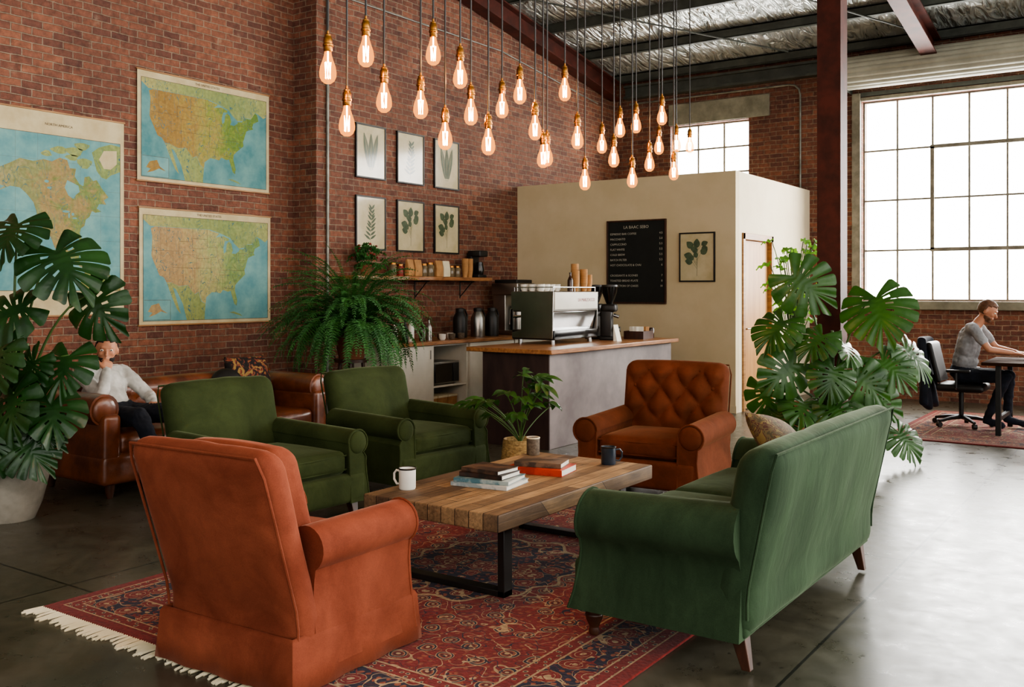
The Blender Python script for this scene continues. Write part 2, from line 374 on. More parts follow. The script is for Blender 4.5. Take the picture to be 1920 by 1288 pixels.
# roller shutter roll above the big window
rs=thing('roller_shutter','rolled-up ribbed grey steel roller shutter above the tall window','shutter',(0,0,0))
pts=[]
for i in range(144):
    a=2*pi*i/144; r=.215+.016*abs(math.cos(a*9)); pts.append((YB-.26+r*math.cos(a),4.55+r*math.sin(a)))
bm=BM(); extr(bm,pts,lambda p,d:(d,p[0],p[1]),W1[0]-.12,W1[1]+.2); new('shutter_roll',bm,'shutter',rs,ang=30)
bm=BM(); b2(bm,W1[0]-.14,W1[0]-.125,YB-.5,YB-.005,4.3,4.8); b2(bm,W1[0]-.12,W1[1]+.2,YB-.032,YB-.008,4.25,4.31); new('bracket',bm,'steel_dark',rs)
# steel roof frame
def rafter(x,w,h,y0,y1,mat,nm='roof_rafter',lab='oxide-red steel roof rafter under the foil-lined ceiling'):
    bm=BM()
    for (dx0,dx1,dz0,dz1) in ((-w/2,w/2,-.02,0),(-w/2,w/2,-h,-h+.02),(-.008,.008,-h+.02,-.02)):
        extr(bm,[(y0,rz(y0)+dz0-.15),(y1,rz(y1)+dz0-.15),(y1,rz(y1)+dz1-.15),(y0,rz(y0)+dz1-.15)],lambda p,d:(d,p[0],p[1]),x+dx0,x+dx1)
    return tag(new(nm,bm,mat,smooth=False),lab,'beam')
rafter(XP+.12,.2,.28,-3.9,13.90,'steel_red')
rafter(-2.72,.2,.3,-3.9,13.90,'steel_red')
y=-3.2
while y<14.0:
    bm=BM(); z=rz(y)
    for (a,b,c,d) in ((-.01,.01,-.13,-.003),(-.01,.06,-.02,-.005),(-.01,.06,-.138,-.122)):
        b2(bm,XL+.02 if y<7.3 else XP+.01,3.9,y+a,y+b,z+c-.012,z+d-.012)
    tag(new('roof_purlin',bm,'steel_dark',smooth=False),'grey steel purlin running across the foil-lined roof','beam','roof purlins')
    y+=1.07
bm=BM()
b2(bm,XP+.24,-3.9,YB-.16,YB-.01,4.62,4.66); b2(bm,XP+.24,-3.9,YB-.16,YB-.01,4.80,4.83); b2(bm,XP+.24,-3.9,YB-.1,YB-.08,4.66,4.80)
tag(new('eaves_beam',bm,'steel_dark',smooth=False),'grey steel eaves beam along the brick wall top','beam')
for (p,q) in (((-7.3,10.5),(-4.6,13.6)),((-2.55,10.6),(-.2,13.7)),((-5.0,10.4),(-2.95,13.4))):
    bm=BM(); cyl(bm,(p[0],p[1],rz(p[1])-.155),(q[0],q[1],rz(q[1])-.155),.012)
    tag(new('bracing_rod',bm,'steel_dark'),'thin diagonal steel bracing rod below the roof','rod','roof bracing rods')
# column
bm=BM(); cx,cy=-2.72,9.3; hc=rz(cy)-.47
for (a,b,c,d) in ((-.11,.11,-.11,-.095),(-.11,.11,.095,.11),(-.008,.008,-.095,.095)): b2(bm,cx+a,cx+b,cy+c,cy+d,.02,hc)
b2(bm,cx-.11,cx-.1,cy-.095,cy+.095,.02,hc); b2(bm,cx+.1,cx+.11,cy-.095,cy+.095,.02,hc)
b2(bm,cx-.17,cx+.17,cy-.17,cy+.17,0,.02)
tag(new('steel_column',bm,'steel_red',smooth=False),'oxide-red steel column standing on the concrete floor','column')
# conduits
def pipe(pts,r,lab):
    bm=BM(); tube(bm,pts,r,10); return tag(new('conduit_pipe',bm,'galv'),lab,'pipe')
pipe([(XP+.02,7.52,.0),(XP+.02,7.52,rz(7.52)-.5)],.016,'vertical galvanised conduit fixed to the brick wall')
pipe([(XP+.013,7.7,4.78),(XP+.013,10.8,4.80),(XP+.013,13.5,4.50)],.010,'thin conduit running along the brick wall top')
pipe([(-7.4,YB-.03,4.55),(-4.75,YB-.03,4.55),(-4.66,YB-.03,4.53),(-4.6,YB-.03,4.47),(-4.58,YB-.03,4.38),(-4.58,YB-.03,2.98)],.016,'bent galvanised conduit on the brick wall')
# cream partition room
BX0,BX1,BY=XP+.0,-4.45,11.23
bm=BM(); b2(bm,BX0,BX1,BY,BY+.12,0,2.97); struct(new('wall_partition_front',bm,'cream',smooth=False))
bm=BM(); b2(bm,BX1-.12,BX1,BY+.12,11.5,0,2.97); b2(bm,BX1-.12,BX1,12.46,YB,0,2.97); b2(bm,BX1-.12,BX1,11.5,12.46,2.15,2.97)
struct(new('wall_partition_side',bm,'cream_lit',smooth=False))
bm=BM(); b2(bm,BX0,BX1-.12,BY+.12,YB,2.85,2.93); struct(new('ceiling_partition',bm,'cream',smooth=False))
bm=BM()
b2(bm,BX1-.12,BX1+.02,11.44,11.51,0,2.22); b2(bm,BX1-.12,BX1+.02,12.45,12.52,0,2.22); b2(bm,BX1-.12,BX1+.02,11.44,12.52,2.14,2.22)
struct(new('trim_4',bm,'oak',bev=.004))
d=struct(new('door_1',(lambda b:(b2(b,BX1-.08,BX1-.04,11.515,12.445,.01,2.135),b)[1])(BM()),'doorwood',bev=.003))
bm=BM(); cyl(bm,(BX1-.04,11.6,1.02),(BX1+.01,11.6,1.02),.012); cyl(bm,(BX1+.01,11.59,1.02),(BX1+.01,11.72,1.02),.009); new('handle',bm,'brushed',d)
bm=BM(); b2(bm,BX0,BX1+.012,BY-.012,BY,0,.09); struct(new('baseboard_front',bm,'cream',smooth=False))
# ---------------------------------------------------------------- upholstery
def arm_profile(w,zb,ah,rr):
    cy,cz=rr*.95,ah-rr
    p=[(0,zb),(0,cz)]
    for i in range(0,15):
        a=pi-i*(pi*1.32)/14; p.append((cy+rr*math.cos(a),cz+rr*math.sin(a)))
    p+=[(w,cz-rr*1.25),(w-.004,cz-rr*1.8),(w+.0,(zb+cz)/2-.02),(w+.012,zb+.08),(w+.02,zb)]
    return p
def tuft(A,dy,dz,y0=0,z0=0,ex=.55):
    def f(y,z):
        u=(y-y0)/dy+(z-z0)/dz; v=(y-y0)/dy-(z-z0)/dz
        return A*((abs(math.sin(pi*u))*abs(math.sin(pi*v)))**ex-.6)
    return f
def upholstered(name,label,cat,loc,rzz,mat,W,D,bh,ah,rr=.09,aw=.12,zb=.13,lean=.17,seatz=.43,nseat=1,skirt=False,legmat='walnut',bt=.15,tufted=False,bcush=0,topr=.07,turned=False,armdrop=.02,bw=None,piping=True,armx=0.0,tdy=.21,tdz=.26,armback=.025):
    e=thing(name,label,cat,loc,rzz)
    iw=W-2*aw; xf=D/2; xb=-D/2
    bm=BM(); sbox(bm,(0.01,0,(zb+seatz-.13)/2),(D-.06,W-.03,seatz-.13-zb),.03,cuts=4); new('base',bm,mat,e)
    cw=iw/nseat
    for i in range(nseat):
        bm=BM(); sbox(bm,(.07,-iw/2+cw*(i+.5),seatz-.055),(D-.16-bt*.5,cw-.008,.15),.045,(.015,.0,.022),8)
        if piping:
            for zz in (.045,-.045):
                z=seatz-.055+zz; hx=(D-.16-bt*.5)/2-.006; hy=(cw-.008)/2-.006
                tube(bm,[(.07-hx,-iw/2+cw*(i+.5)-hy,z),(.07+hx,-iw/2+cw*(i+.5)-hy,z),(.07+hx+.012,-iw/2+cw*(i+.5),z),(.07+hx,-iw/2+cw*(i+.5)+hy,z),(.07-hx,-iw/2+cw*(i+.5)+hy,z)],.006,6)
        new('seat_cushion',bm,mat,e)
    bwid=bw or (W-.05); hb=bh-zb
    tf=tuft(.052,tdy,tdz,0,.1,.6) if tufted else None
    def fb(q,uu):
        q=q.copy(); t=(q.z+hb/2)/hb
        q.x-=lean*max(0,t-.25)*hb*1.15
        if tf and uu[0]>.97 and t>.38:
            k=min(1,(t-.38)*6)*min(1,(1-abs(uu[1]))*6)*min(1,(1-t)*9); q.x+=k*tf(q.y+.006*math.sin(q.z*31),q.z+.008*math.sin(q.y*23))
        if not tf:
            q.x+=.007*noise.noise(Vector((q.y*5,q.z*4,loc[0])))
            if uu[2]>.9: q.z+=.005*noise.noise(Vector((q.y*7,1.0,loc[1])))
        q.y*=1+.02*t
        return q
    bm=BM(); sbox(bm,(xb+bt/2+.02,0,zb+hb/2),(bt,bwid,hb),topr,(.02 if not tufted else .02,0,.012),(6,64 if tufted else 20,60 if tufted else 16),fb)
    if piping:
        pts=[]; ys=bwid/2
        for i in range(11):
            tt=.12+.86*i/10; pts.append((xb+bt/2+.02-(bt/2-.012)-lean*max(0,tt-.25)*hb*1.15,-(ys*(1+.02*tt)-.006),zb+tt*hb))
        pts[-1]=(pts[-1][0],pts[-1][1]+.02,pts[-1][2])
        p2=[(p[0],-p[1],p[2]) for p in pts[::-1]]
        tube(bm,pts+p2,.006,6)
    new('backrest',bm,mat,e,ang=60)
    if tufted:
        for a in range(-8,9):
            for b in range(-10,11):
                yy=(a+b)*tdy/2; zz=.1+(a-b)*tdz/2; t=(zz+hb/2)/hb
                if abs(yy)<bwid/2-.07 and .42<t<.93:
                    bm=BM(); sph(bm,(xb+bt-.004-lean*max(0,t-.25)*hb*1.15,yy,zb+hb/2+zz),(.012,.015,.015),8); new('button',bm,mat,e)
    if bcush:
        ch=bh-seatz-.05
        def fc(q,uu):
            q=q.copy(); t=(q.z+ch/2)/ch; q.x-=lean*t*ch*1.1
            return q
        for i in range(bcush):
            cwid=(iw+.06)/bcush
            bm=BM(); sbox(bm,(xb+bt+.06-lean*.1,-(iw+.06)/2+cwid*(i+.5),seatz+ch/2+.03),(.16,cwid-.006,ch),.06,(.02,.0,.015),8,fc); new('back_cushion',bm,mat,e)
    pr=arm_profile(aw,zb,ah,rr)
    for s in (-1,1):
        bm=BM(); x0=xb+bt*.45+armx; x1=xf-.02
        def fa(p,d):
            k=(d-x0)/(x1-x0); z=p[1]; f=max(0,(z-zb)/(ah-zb)); z2=z-armdrop*k*f
            return (d-armback*k*f**.6,s*(W/2-aw+p[0]),z2)
        extr(bm,pr,fa,x0,x1,steps=8)
        sbv=[fa(p,x1+.001) for p in pr]
        if piping: tube(bm,sbv,.007,6)
        sph(bm,(x1-armback*.93,s*(W/2-aw+rr*.95),ah-rr-armdrop),(.022,rr*.88,rr*.88),16)
        new('armrest',bm,mat,e,bev=.012,ang=50)
    if skirt:
        bm=BM(); hx,hy=D/2-.005,W/2+.0
        loop=[]; N=24
        for (ax_,ay,bx_,by) in ((-hx,-hy,hx,-hy),(hx,-hy,hx,hy),(hx,hy,-hx,hy),(-hx,hy,-hx,-hy)):
            for i in range(N): loop.append((ax_+(bx_-ax_)*i/N,ay+(by-ay)*i/N,i/N))
        rings=[]
        for zz,fl in ((.21,0),(.19,.010),(.1,.016),(.005,.024)):
            rr_=[]
            for (x,y,k) in loop:
                wv=.006*math.sin(k*2*pi*3)*(fl/.024)
                rr_.append(bm.verts.new((x+x/hx*fl+(wv if abs(abs(x)-hx)<.001 else 0),y+y/hy*fl+(wv if abs(abs(y)-hy)<.001 else 0),zz)))
            rings.append(rr_)
        n=len(loop)
        for a,b in zip(rings,rings[1:]):
            for k in range(n): bm.faces.new((a[k],a[(k+1)%n],b[(k+1)%n],b[k]))
        o=new('skirt',bm,mat,e); so=o.modifiers.new('s','SOLIDIFY'); so.thickness=.012
    else:
        for sx in (-1,1):
            for sy in (-1,1):
                bm=BM(); x=sx*(D/2-.09); y=sy*(W/2-.08)
                if turned and sx>0:
                    lathe(bm,[(0,0),(.018,0),(.024,.015),(.02,.035),(.036,.07),(.04,.09),(.03,.105),(.033,.12),(.042,zb+.01),(0,zb+.01)],16,(x,y,0))
                else:
                    extr(bm,[(-.03,-.03),(.03,-.03),(.03,.03),(-.03,.03)],lambda p,d,x=x,y=y,sx=sx:(x+p[0]*(.6+.4*d/zb)+sx*.03*(1-d/zb),y+p[1]*(.6+.4*d/zb),d),0,zb+.02)
                new('leg',bm,legmat,e,bev=.003)
    return e
RT=.013
upholstered('armchair','faded rust velvet armchair with skirt, seen from behind, on the rug','armchair',(-3.04,2.78,RT),rad(92),'rust',.73,.72,.91,.60,rr=.088,aw=.125,zb=.06,lean=.27,seatz=.45,skirt=True,bt=.15,bcush=1,topr=.07,armx=.05,armdrop=.0,bw=.74)
upholstered('armchair','olive green velvet armchair with rolled arms beside the brown leather sofa','armchair',(-4.90,4.26,0.001),rad(-2),'greenv',.96,.93,.89,.60,rr=.085,aw=.15,zb=.11,lean=.22,seatz=.43,bw=.86,topr=.09)
upholstered('armchair','olive green velvet armchair with rolled arms beside the coffee bar','armchair',(-4.92,5.68,0.001),rad(-4),'greenv',.96,.88,.87,.60,rr=.085,aw=.15,zb=.11,lean=.22,seatz=.43,bw=.82,topr=.09)
upholstered('armchair','copper velvet armchair with button-tufted back at the table end','armchair',(-3.20,6.52,0.001),rad(-85),'rustb',.90,.88,.94,.59,rr=.095,aw=.14,zb=.10,lean=.16,seatz=.43,bw=.82,tufted=True,topr=.075,bt=.17)
upholstered('sofa','forest green velvet sofa with rolled arms standing half on the rug','sofa',(-1.75,4.46,RT),rad(180),'greensofa',1.82,.84,.88,.66,rr=.115,aw=.15,zb=.13,lean=.18,seatz=.47,nseat=2,turned=True,bt=.17,bw=1.82,topr=.08,armx=-.02,armback=.08)
# chesterfield leather sofa
e=thing('sofa','brown leather chesterfield sofa against the brick wall','sofa',(-6.72,5.07,0.001),0)
W,D=2.3,.95
bm=BM(); sbox(bm,(.02,0,.21),(D-.1,W-.1,.22),.04,cuts=4); new('base',bm,'leather',e)
for i in range(2):
    bm=BM(); sbox(bm,(.08,-.48+.96*i,.38),(.68,.94,.15),.05,(.02,0,.02),8); new('seat_cushion',bm,'leather',e)
tf=tuft(.05,.24,.3)
def fch(q,uu):
    q=q.copy()
    if uu[0]>.97: q.x+=tf(q.y,q.z)*min(1,(1-abs(uu[1]))*10)*min(1,(1-uu[2])*3)
    return q
bm=BM(); sbox(bm,(-.36,0,.43),(.16,W-.1,.6),.06,(0,0,0),(4,70,20),fch); tube(bm,[(-.38,-W/2+.05,.68),(-.38,W/2-.05,.68)],[.1,.1],18)
new('backrest',bm,'leather',e)
for s in (-1,1):
    bm=BM(); tube(bm,[(-.4,s*(W/2-.1),.64),(.38,s*(W/2-.1),.64)],.115,20)
    sbox(bm,(0.02,s*(W/2-.13),.36),(.84,.15,.5),.04,cuts=4); sph(bm,(.38,s*(W/2-.1),.64),(.03,.1,.1),16); new('armrest',bm,'leather',e)
    for sx in (-1,1):
        bm=BM(); lathe(bm,[(0,0),(.02,0),(.03,.04),(.04,.1),(0,.1)],14,(sx*.38,s*(W/2-.14),0)); new('leg',bm,'walnut',e)
# cushions
def pattern_mat(name,cols,scale):
    t=T(name,.85); n=t.noise(scale*.8,detail=2.0,dist=2.0)
    t.base(t.ramp(n,[(0,H(cols[0])),(.42,H(cols[1])),(.5,H(cols[2])),(.57,H(cols[3]))],True)); return t.m
MAT['floral']=pattern_mat('dark_floral_fabric',['#14100e','#2a1c14','#7a3a28','#8a7440'],14)
MAT['kilim']=pattern_mat('faded_patterned_fabric',['#4c4430','#66583c','#50342a','#7a6a40'],16)
def cushion(lab,loc,rot,size,mat,name='cushion'):
    bm=BM(); n=14; vs={}
    for s in (1,-1):
        for i in range(n+1):
            for j in range(n+1):
                u=-1+2*i/n; v=-1+2*j/n
                ed=max(0,(1-u*u))**.5*max(0,(1-v*v))**.5
                if ed<1e-6: vs[(1,i,j)]=vs[(-1,i,j)]=vs.get((1,i,j)) or bm.verts.new((0,u*size/2*(1-.06*(1-v*v)),v*size/2*(1-.06*(1-u*u))))
                else: vs[(s,i,j)]=bm.verts.new((s*.085*ed**.7*size/.45,u*size/2,v*size/2))
        for i in range(n):
            for j in range(n):
                f=[vs[(s,i,j)],vs[(s,i+1,j)],vs[(s,i+1,j+1)],vs[(s,i,j+1)]]
                try: bm.faces.new(f)
                except ValueError: pass
    return tag(new(name,bm,mat,loc=loc,rot=rot,ang=70),lab,'cushion')
cushion('dark floral cushion leaning on the leather sofa back',(-6.84,5.75,.70),(0,rad(-20),0),.46,'floral')
bm=BM(); lathe(bm,[(0,-.06),(.1,-.055),(.14,-.02),(.145,0),(.14,.02),(.1,.055),(0,.06)],28)
tag(new('round_cushion',bm,'black',loc=(-6.66,5.36,.70),rot=(0,rad(70),rad(-20))),'small round black cushion on the leather sofa','cushion')
cushion('faded mustard patterned cushion on the green sofa seat',(-1.72,5.04,.655),(rad(20),rad(42),rad(183)),.42,'kilim')
# ---------------------------------------------------------------- rugs
def rug(lab,loc,hx,hy,mat,fringes):
    e=thing('persian_rug',lab,'rug',loc)
    bm=BM(); b2(bm,-hx,hx,-hy,hy,0.001,.012); new('pile',bm,mat,e,bev=.003)
    for sy in fringes:
        bm=BM(); x=-hx
        while x<hx:
            l=random.uniform(.07,.12); dx=random.uniform(-.02,.02)
            tube(bm,[(x,sy*(hy-.01),.006),(x+dx*.5,sy*(hy+l*.5),.006),(x+dx,sy*(hy+l),.004)],[.005,.006,.007],4); x+=.016
        o=new('fringe',bm,'paper',e); o['label']='knotted ivory wool fringe'; o['kind']='stuff'
rug('large red and navy persian rug with ivory fringe under the seating',(-3.07,4.2,0),1.34,1.72,rug_mat('persian_rug',1.34,1.72),(-1,1))
rug('faded red persian rug under the work table and office chair',(-1.0,11.55,0),1.5,1.3,rug_mat('persian_rug_faded',1.5,1.3,'#73302c','#3a2c34'),())
# ---------------------------------------------------------------- coffee table
e=thing('coffee_table','reclaimed wood plank coffee table on black steel frame legs','table',(-3.04,4.46,RT))
MAT['planks']=plank_mat('reclaimed_planks','#a1845f','#574331',.62,.085,rough=.6)
bm=BM(); sbox(bm,(0,0,.395),(.86,1.60,.084),.008,cuts=2); new('tabletop',bm,'planks',e,ang=30)
for y in (-.62,.56):
    bm=BM()
    for sx in (-1,1): b2(bm,sx*.34-.02,sx*.34+.02,y-.035,y+.035,0,.353)
    b2(bm,-.36,.36,y-.035,y+.035,0,.03); b2(bm,-.36,.36,y-.035,y+.035,.33,.353)
    new('leg_frame',bm,'black',e,bev=.003)
TT=RT+.437+.0005
def mug(lab,loc,rzz,r,h,mat,mat2,handle=True):
    e=thing('mug',lab,'mug',loc,rzz)
    bm=BM(); lathe(bm,[(0,0),(r*.92,0),(r,.008),(r,h),(r*.93,h),(r*.9,h-.005),(r*.9,.01),(0,.01)],28); new('cup_body',bm,mat,e)
    bm=BM(); lathe(bm,[(r+.001,h-.006),(r+.003,h),(r,h+.003),(r-.004,h),(r+.001,h-.006)],28); new('rim',bm,mat2,e)
    bm=BM(); lathe(bm,[(0,h*.7),(r*.895,h*.7)],24); new('coffee',bm,'soil',e)
    if handle:
        bm=BM(); tube(bm,[(r-.003,0,h*.82),(r+.022,0,h*.86),(r+.036,0,h*.7),(r+.036,0,h*.42),(r+.02,0,h*.2),(r-.003,0,h*.22)],.006,8); new('handle',bm,mat,e)
MAT['navyenamel']=M('navy_enamel','#2b3644','#20272f',8,.3)
MAT['speckle']=M('speckled_stoneware','#6d6050','#4a3e32',60,.6)
mug('white enamel mug with dark rim on the coffee table',(-3.36,3.88,TT),rad(190),.045,.11,'white','black')
mug('navy enamel mug on the coffee table edge',(-2.84,5.13,TT),rad(35),.045,.105,'navyenamel','black')
mug('speckled brown stoneware cup at the table corner',(-3.40,5.15,TT),0,.042,.11,'speckle','paper',False)
def book(lab,loc,rzz,sx,sy,t,cov,grp):
    e=thing('book',lab,'book',loc,rzz,grp)
    bm=BM(); b2(bm,-sx/2,sx/2,-sy/2,sy/2,0,.003); b2(bm,-sx/2,sx/2,-sy/2,sy/2,t-.003,t); b2(bm,-sx/2,sx/2,-sy/2,-sy/2+.004,.003,t-.003); new('cover',bm,cov,e,bev=.001)
    bm=BM(); b2(bm,-sx/2+.005,sx/2-.005,-sy/2+.004,sy/2-.005,.003,t-.003); new('pages',bm,'paperw',e,smooth=False); return e
for n_,a,b in (('b_teal','#98a6a4','#4a707a'),('b_white','#c0bfb8','#8a989a'),('b_black','#201c18','#3a2820'),('b_dark','#2e241e','#564030'),('b_red','#b83c20','#982c14'),('b_brown','#6b5644','#3c3028')): MAT[n_]=M('cover_'+n_[2:],a,b,9,.35,lo=.45,hi=.55)
z=TT
for lab,sx,sy,t,c,r in (('large white and blue book at the pile bottom',.34,.27,.022,'b_white',8),('teal and white hardback in the pile',.32,.25,.022,'b_teal',12),('black hardback book in the pile',.27,.2,.026,'b_black',4),('dark brown hardback on top of the pile',.25,.19,.022,'b_dark',-2)):
    book(lab,(-3.08,4.24,z),rad(r),sx,sy,t,c,'books piled on the coffee table'); z+=t+.0004
z=TT
for lab,sx,sy,t,c,r in (('thick red-orange hardback book',.34,.24,.038,'b_red',10),('brown patterned hardback on the red book',.28,.19,.028,'b_brown',16)):
    bk=book(lab,(-3.04,4.70,z),rad(r),sx,sy,t,c,'books piled on the coffee table')
    z+=t+.0004
# ---------------------------------------------------------------- plants
def monstera_leaf(bm,Mx,L,lobes=6,notch=.42,wid=.62,mi=0,cup=.5,rg=random):
    """broad heart-shaped leaf: lobed halves with slim splits running toward the midrib"""
    rows=[0,.2,.4,.58,.74,.88,.96,1.0]; K=5; SP=.62
    for side in (1,-1):
        for i in range(lobes):
            nn=notch+rg.uniform(-.08,.08); grid=[]
            for w in rows:
                g=0 if w<=nn else .04+.10*(w-nn)
                if w>=.96: g=.12
                if w>=1: g=.25
                row=[]
                for k in range(K+1):
                    tt=g+(1-2*g)*k/K; s=(i+tt)/lobes
                    ph=rad(148-138*s**.9)
                    R=L*wid*(.80+.34*math.sin(pi*min(1,s*1.15)))*(1 if s<.75 else 1+.35*((s-.75)/.25))
                    x=L*(.02+SP*s**1.2)+w*(R*(1-.62*s))*math.cos(ph)+(w*L*.22*s); y=side*w*R*(1-.42*s**2.2)*math.sin(ph)
                    z=.20*abs(y)-cup*y*y/L-.24*max(0,x)**2/L-.12*w*w*L*.3+.012*math.sin(s*lobes*2*pi)*w
                    row.append(bm.verts.new(Mx@Vector((x,y,z))))
                grid.append(row)
            for r_,(a,b) in enumerate(zip(grid,grid[1:])):
                for k in range(K):
                    if lobes>=5 and r_==1 and k==2 and i in (1,2,3): continue
                    f=(a[k],a[k+1],b[k+1],b[k]); bm.faces.new(f if side>0 else f[::-1])
def frame(base,tip,nrm):
    x=Vector(tip).normalized(); z=Vector(nrm); z=(z-x*z.dot(x)).normalized(); y=z.cross(x)
    return Matrix(((x.x,y.x,z.x,base[0]),(x.y,y.y,z.y,base[1]),(x.z,y.z,z.z,base[2]),(0,0,0,1)))
def bez(p0,p1,p2,n=10):
    return [p0*(1-t)**2+p1*2*t*(1-t)+p2*t*t for t in [i/n for i in range(n+1)]]
VA=rad(34.7)
def monstera(lab,loc,leaves,potmat,pr,ph,mat,seed,extra=None):
    rg=random.Random(seed)
    e=thing('monstera_plant',lab,'plant',loc,VA)
    bm=BM(); lathe(bm,[(0,0),(pr*.62,0),(pr*.8,ph*.25),(pr*.97,ph*.65),(pr,ph*.92),(pr*.98,ph),(pr*.9,ph),(pr*.88,ph*.85),(0,ph*.85)],36); new('pot',bm,potmat,e)
    bm=BM(); lathe(bm,[(0,ph*.87),(pr*.87,ph*.86)],24); new('soil',bm,'soil',e)
    bm=BM(); bs=BM()
    for (l,d,z,sz) in leaves:
        L=sz*.84
        tip=Vector((l*.9+rg.uniform(-.65,.65),-.25+rg.uniform(-.35,.1),-.6+rg.uniform(-.2,.4)))
        nr=Vector((rg.uniform(-.65,.45)+l*.2,-.9,.5+rg.uniform(-.3,.35)))
        t=tip.normalized(); base=Vector((l,d,z))-t*L*.32
        monstera_leaf(bm,frame(base,tip,nr),L,rg.choice((5,6,7)),rg=rg)
        p0=Vector((rg.uniform(-.05,.05),rg.uniform(-.05,.05),ph*.85)); mid=Vector((base.x*.35,base.y*.4,max(base.z,ph)*.75+.25))
        tube(bs,bez(p0,mid,base,10),[.012-.0006*i for i in range(11)],7)
    bmesh.ops.remove_doubles(bm,verts=bm.verts,dist=.0006)
    for k,(l,d) in enumerate(((.0,.0),(.06,.05))): tube(bs,[(l,d,ph*.8),(l*2,d*2,.8),(l*1.5,d,1.15)],[.025,.022,.012],8)
    f=new('foliage',bm,mat,e,ang=80,recalc=False); f['kind']='stuff'
    new('stem',bs,'stem',e); return e
LV=[(.03,-.05,1.88,.44),(.38,-.05,1.68,.52),(-.25,.0,1.72,.44),(.55,.05,1.39,.42),(.05,-.1,1.36,.42),(-.18,.05,1.15,.42),(0,-.2,1.03,.46),(.38,-.05,1.0,.38),(.14,-.25,.76,.40),(.36,-.15,.72,.38),(.26,-.25,.50,.36),(.04,-.28,.52,.38),(-.2,-.2,.75,.36),(.16,-.1,.98,.34),(-.2,-.25,.5,.36),(.3,-.2,.6,.32)]
monstera('tall monstera in a stone pot beside the leather sofa',(-6.33,3.33,0),LV,'potgrey',.25,.44,'leafd',11)
RV=[(-.30,-.2,1.55,.50),(.33,-.2,1.34,.58),(-.52,-.1,1.17,.42),(-.22,-.25,1.07,.36),(.07,-.2,1.0,.34),(.70,-.05,.93,.44),(.44,-.2,.84,.42),(-.46,-.15,.80,.44),(-.1,-.3,.76,.38),(.2,-.25,.72,.40),(-.58,0,.56,.38),(.56,-.2,.22,.34),(.42,0,.52,.38),(-.32,-.2,.5,.38),(-.5,-.1,.36,.34),(-.05,-.3,.46,.36),(.22,-.3,.42,.36)]
monstera('large monstera in a dark pot in front of the red column',(-2.50,8.55,0),RV,'black',.24,.42,'leaf',23)
# pale-leaved plant behind
e=thing('potted_plant','tall light-green leafy plant beside the cream partition','plant',(-3.40,10.2,0),VA)
bm=BM(); lathe(bm,[(0,0),(.14,0),(.18,.3),(.165,.3),(.15,.26),(0,.26)],28); new('pot',bm,'terracotta',e)
bm=BM(); bs=BM()
for i in range(46):
    a=random.uniform(0,2*pi); rr=random.uniform(.03,.26); z=random.uniform(1.1,2.05)
    p=Vector((rr*math.cos(a),rr*math.sin(a),z)); t=Vector((math.cos(a),math.sin(a),random.uniform(-.5,.6)))
    monstera_leaf(bm,frame(p,t,Vector((0,-.5,1))),random.uniform(.12,.17),3,1.1,.3)
    tube(bs,bez(Vector((0,0,.26)),Vector((0,0,z*.7)),p),.005,5)
bmesh.ops.remove_doubles(bm,verts=bm.verts,dist=.0005)
f=new('foliage',bm,'leafl',e,recalc=False); f['kind']='stuff'; new('stem',bs,'stem',e)
# fern
st=thing('plant_stand','dark wooden pedestal holding the large fern','stand',(-6.68,6.88,0),.3)
bm=BM(); lathe(bm,[(0,.80),(.17,.80),(.17,.83),(0,.83)],28); new('stand_top',bm,'walnut',st)
for k in range(4):
    bm=BM(); a=k*pi/2+.4; cyl(bm,(.17*math.cos(a),.17*math.sin(a),0),(.11*math.cos(a),.11*math.sin(a),.805),.014,.018,10); new('leg',bm,'walnut',st)
e=thing('boston_fern','large bushy green fern in a terracotta pot on a stand','plant',(-6.68,6.88,.8305),VA)
bm=BM(); lathe(bm,[(0,0),(.12,0),(.17,.24),(.18,.24),(.18,.28),(.16,.28),(.15,.24),(0,.24)],28); new('pot',bm,'terracotta',e)
bm=BM()
for i in range(360):
    az=random.uniform(0,2*pi); up=random.random()
    el=rad(-8+96*up**.85); L=random.uniform(.68,1.04); n=34
    bend=rad(random.uniform(3.0,5.2))
    if up>.78: L*=1.05; bend=rad(random.uniform(2.2,4.0))
    p=Vector((.05*math.cos(az),.05*math.sin(az),.29)); side=Vector((-math.sin(az),math.cos(az),0))
    tw=random.uniform(-.5,.5); rp=[p.copy()]
    for s in range(n):
        t=s/n; d=Vector((math.cos(az)*math.cos(el),math.sin(az)*math.cos(el),math.sin(el)))
        q=p+d*L/n
        el=max(el-bend*(1.0 if t>.25 else .3),rad(-84))
        if s>3:
            l=.062*math.sin(pi*min(1,(t*.9+.14)))**.7; nn=side.cross(d)
            for sg in (1,-1):
                sd=(side*sg+d*random.uniform(.15,.5)+nn*(tw+random.uniform(-.35,.35))).normalized()*l*random.uniform(.8,1.1); dr=Vector((0,0,-.012))
                a=bm.verts.new(p-d*.004); b=bm.verts.new(p+d*.006); c=bm.verts.new(p+sd+dr); m=bm.verts.new(p+sd*.5-d*.005)
                bm.faces.new((a,m,c,b))
        p=q; rp.append(p.copy())
    tube(bm,rp[::4],.0022,3,False)
f=new('fronds',bm,'fern',e,smooth=False,recalc=False); f['kind']='stuff'
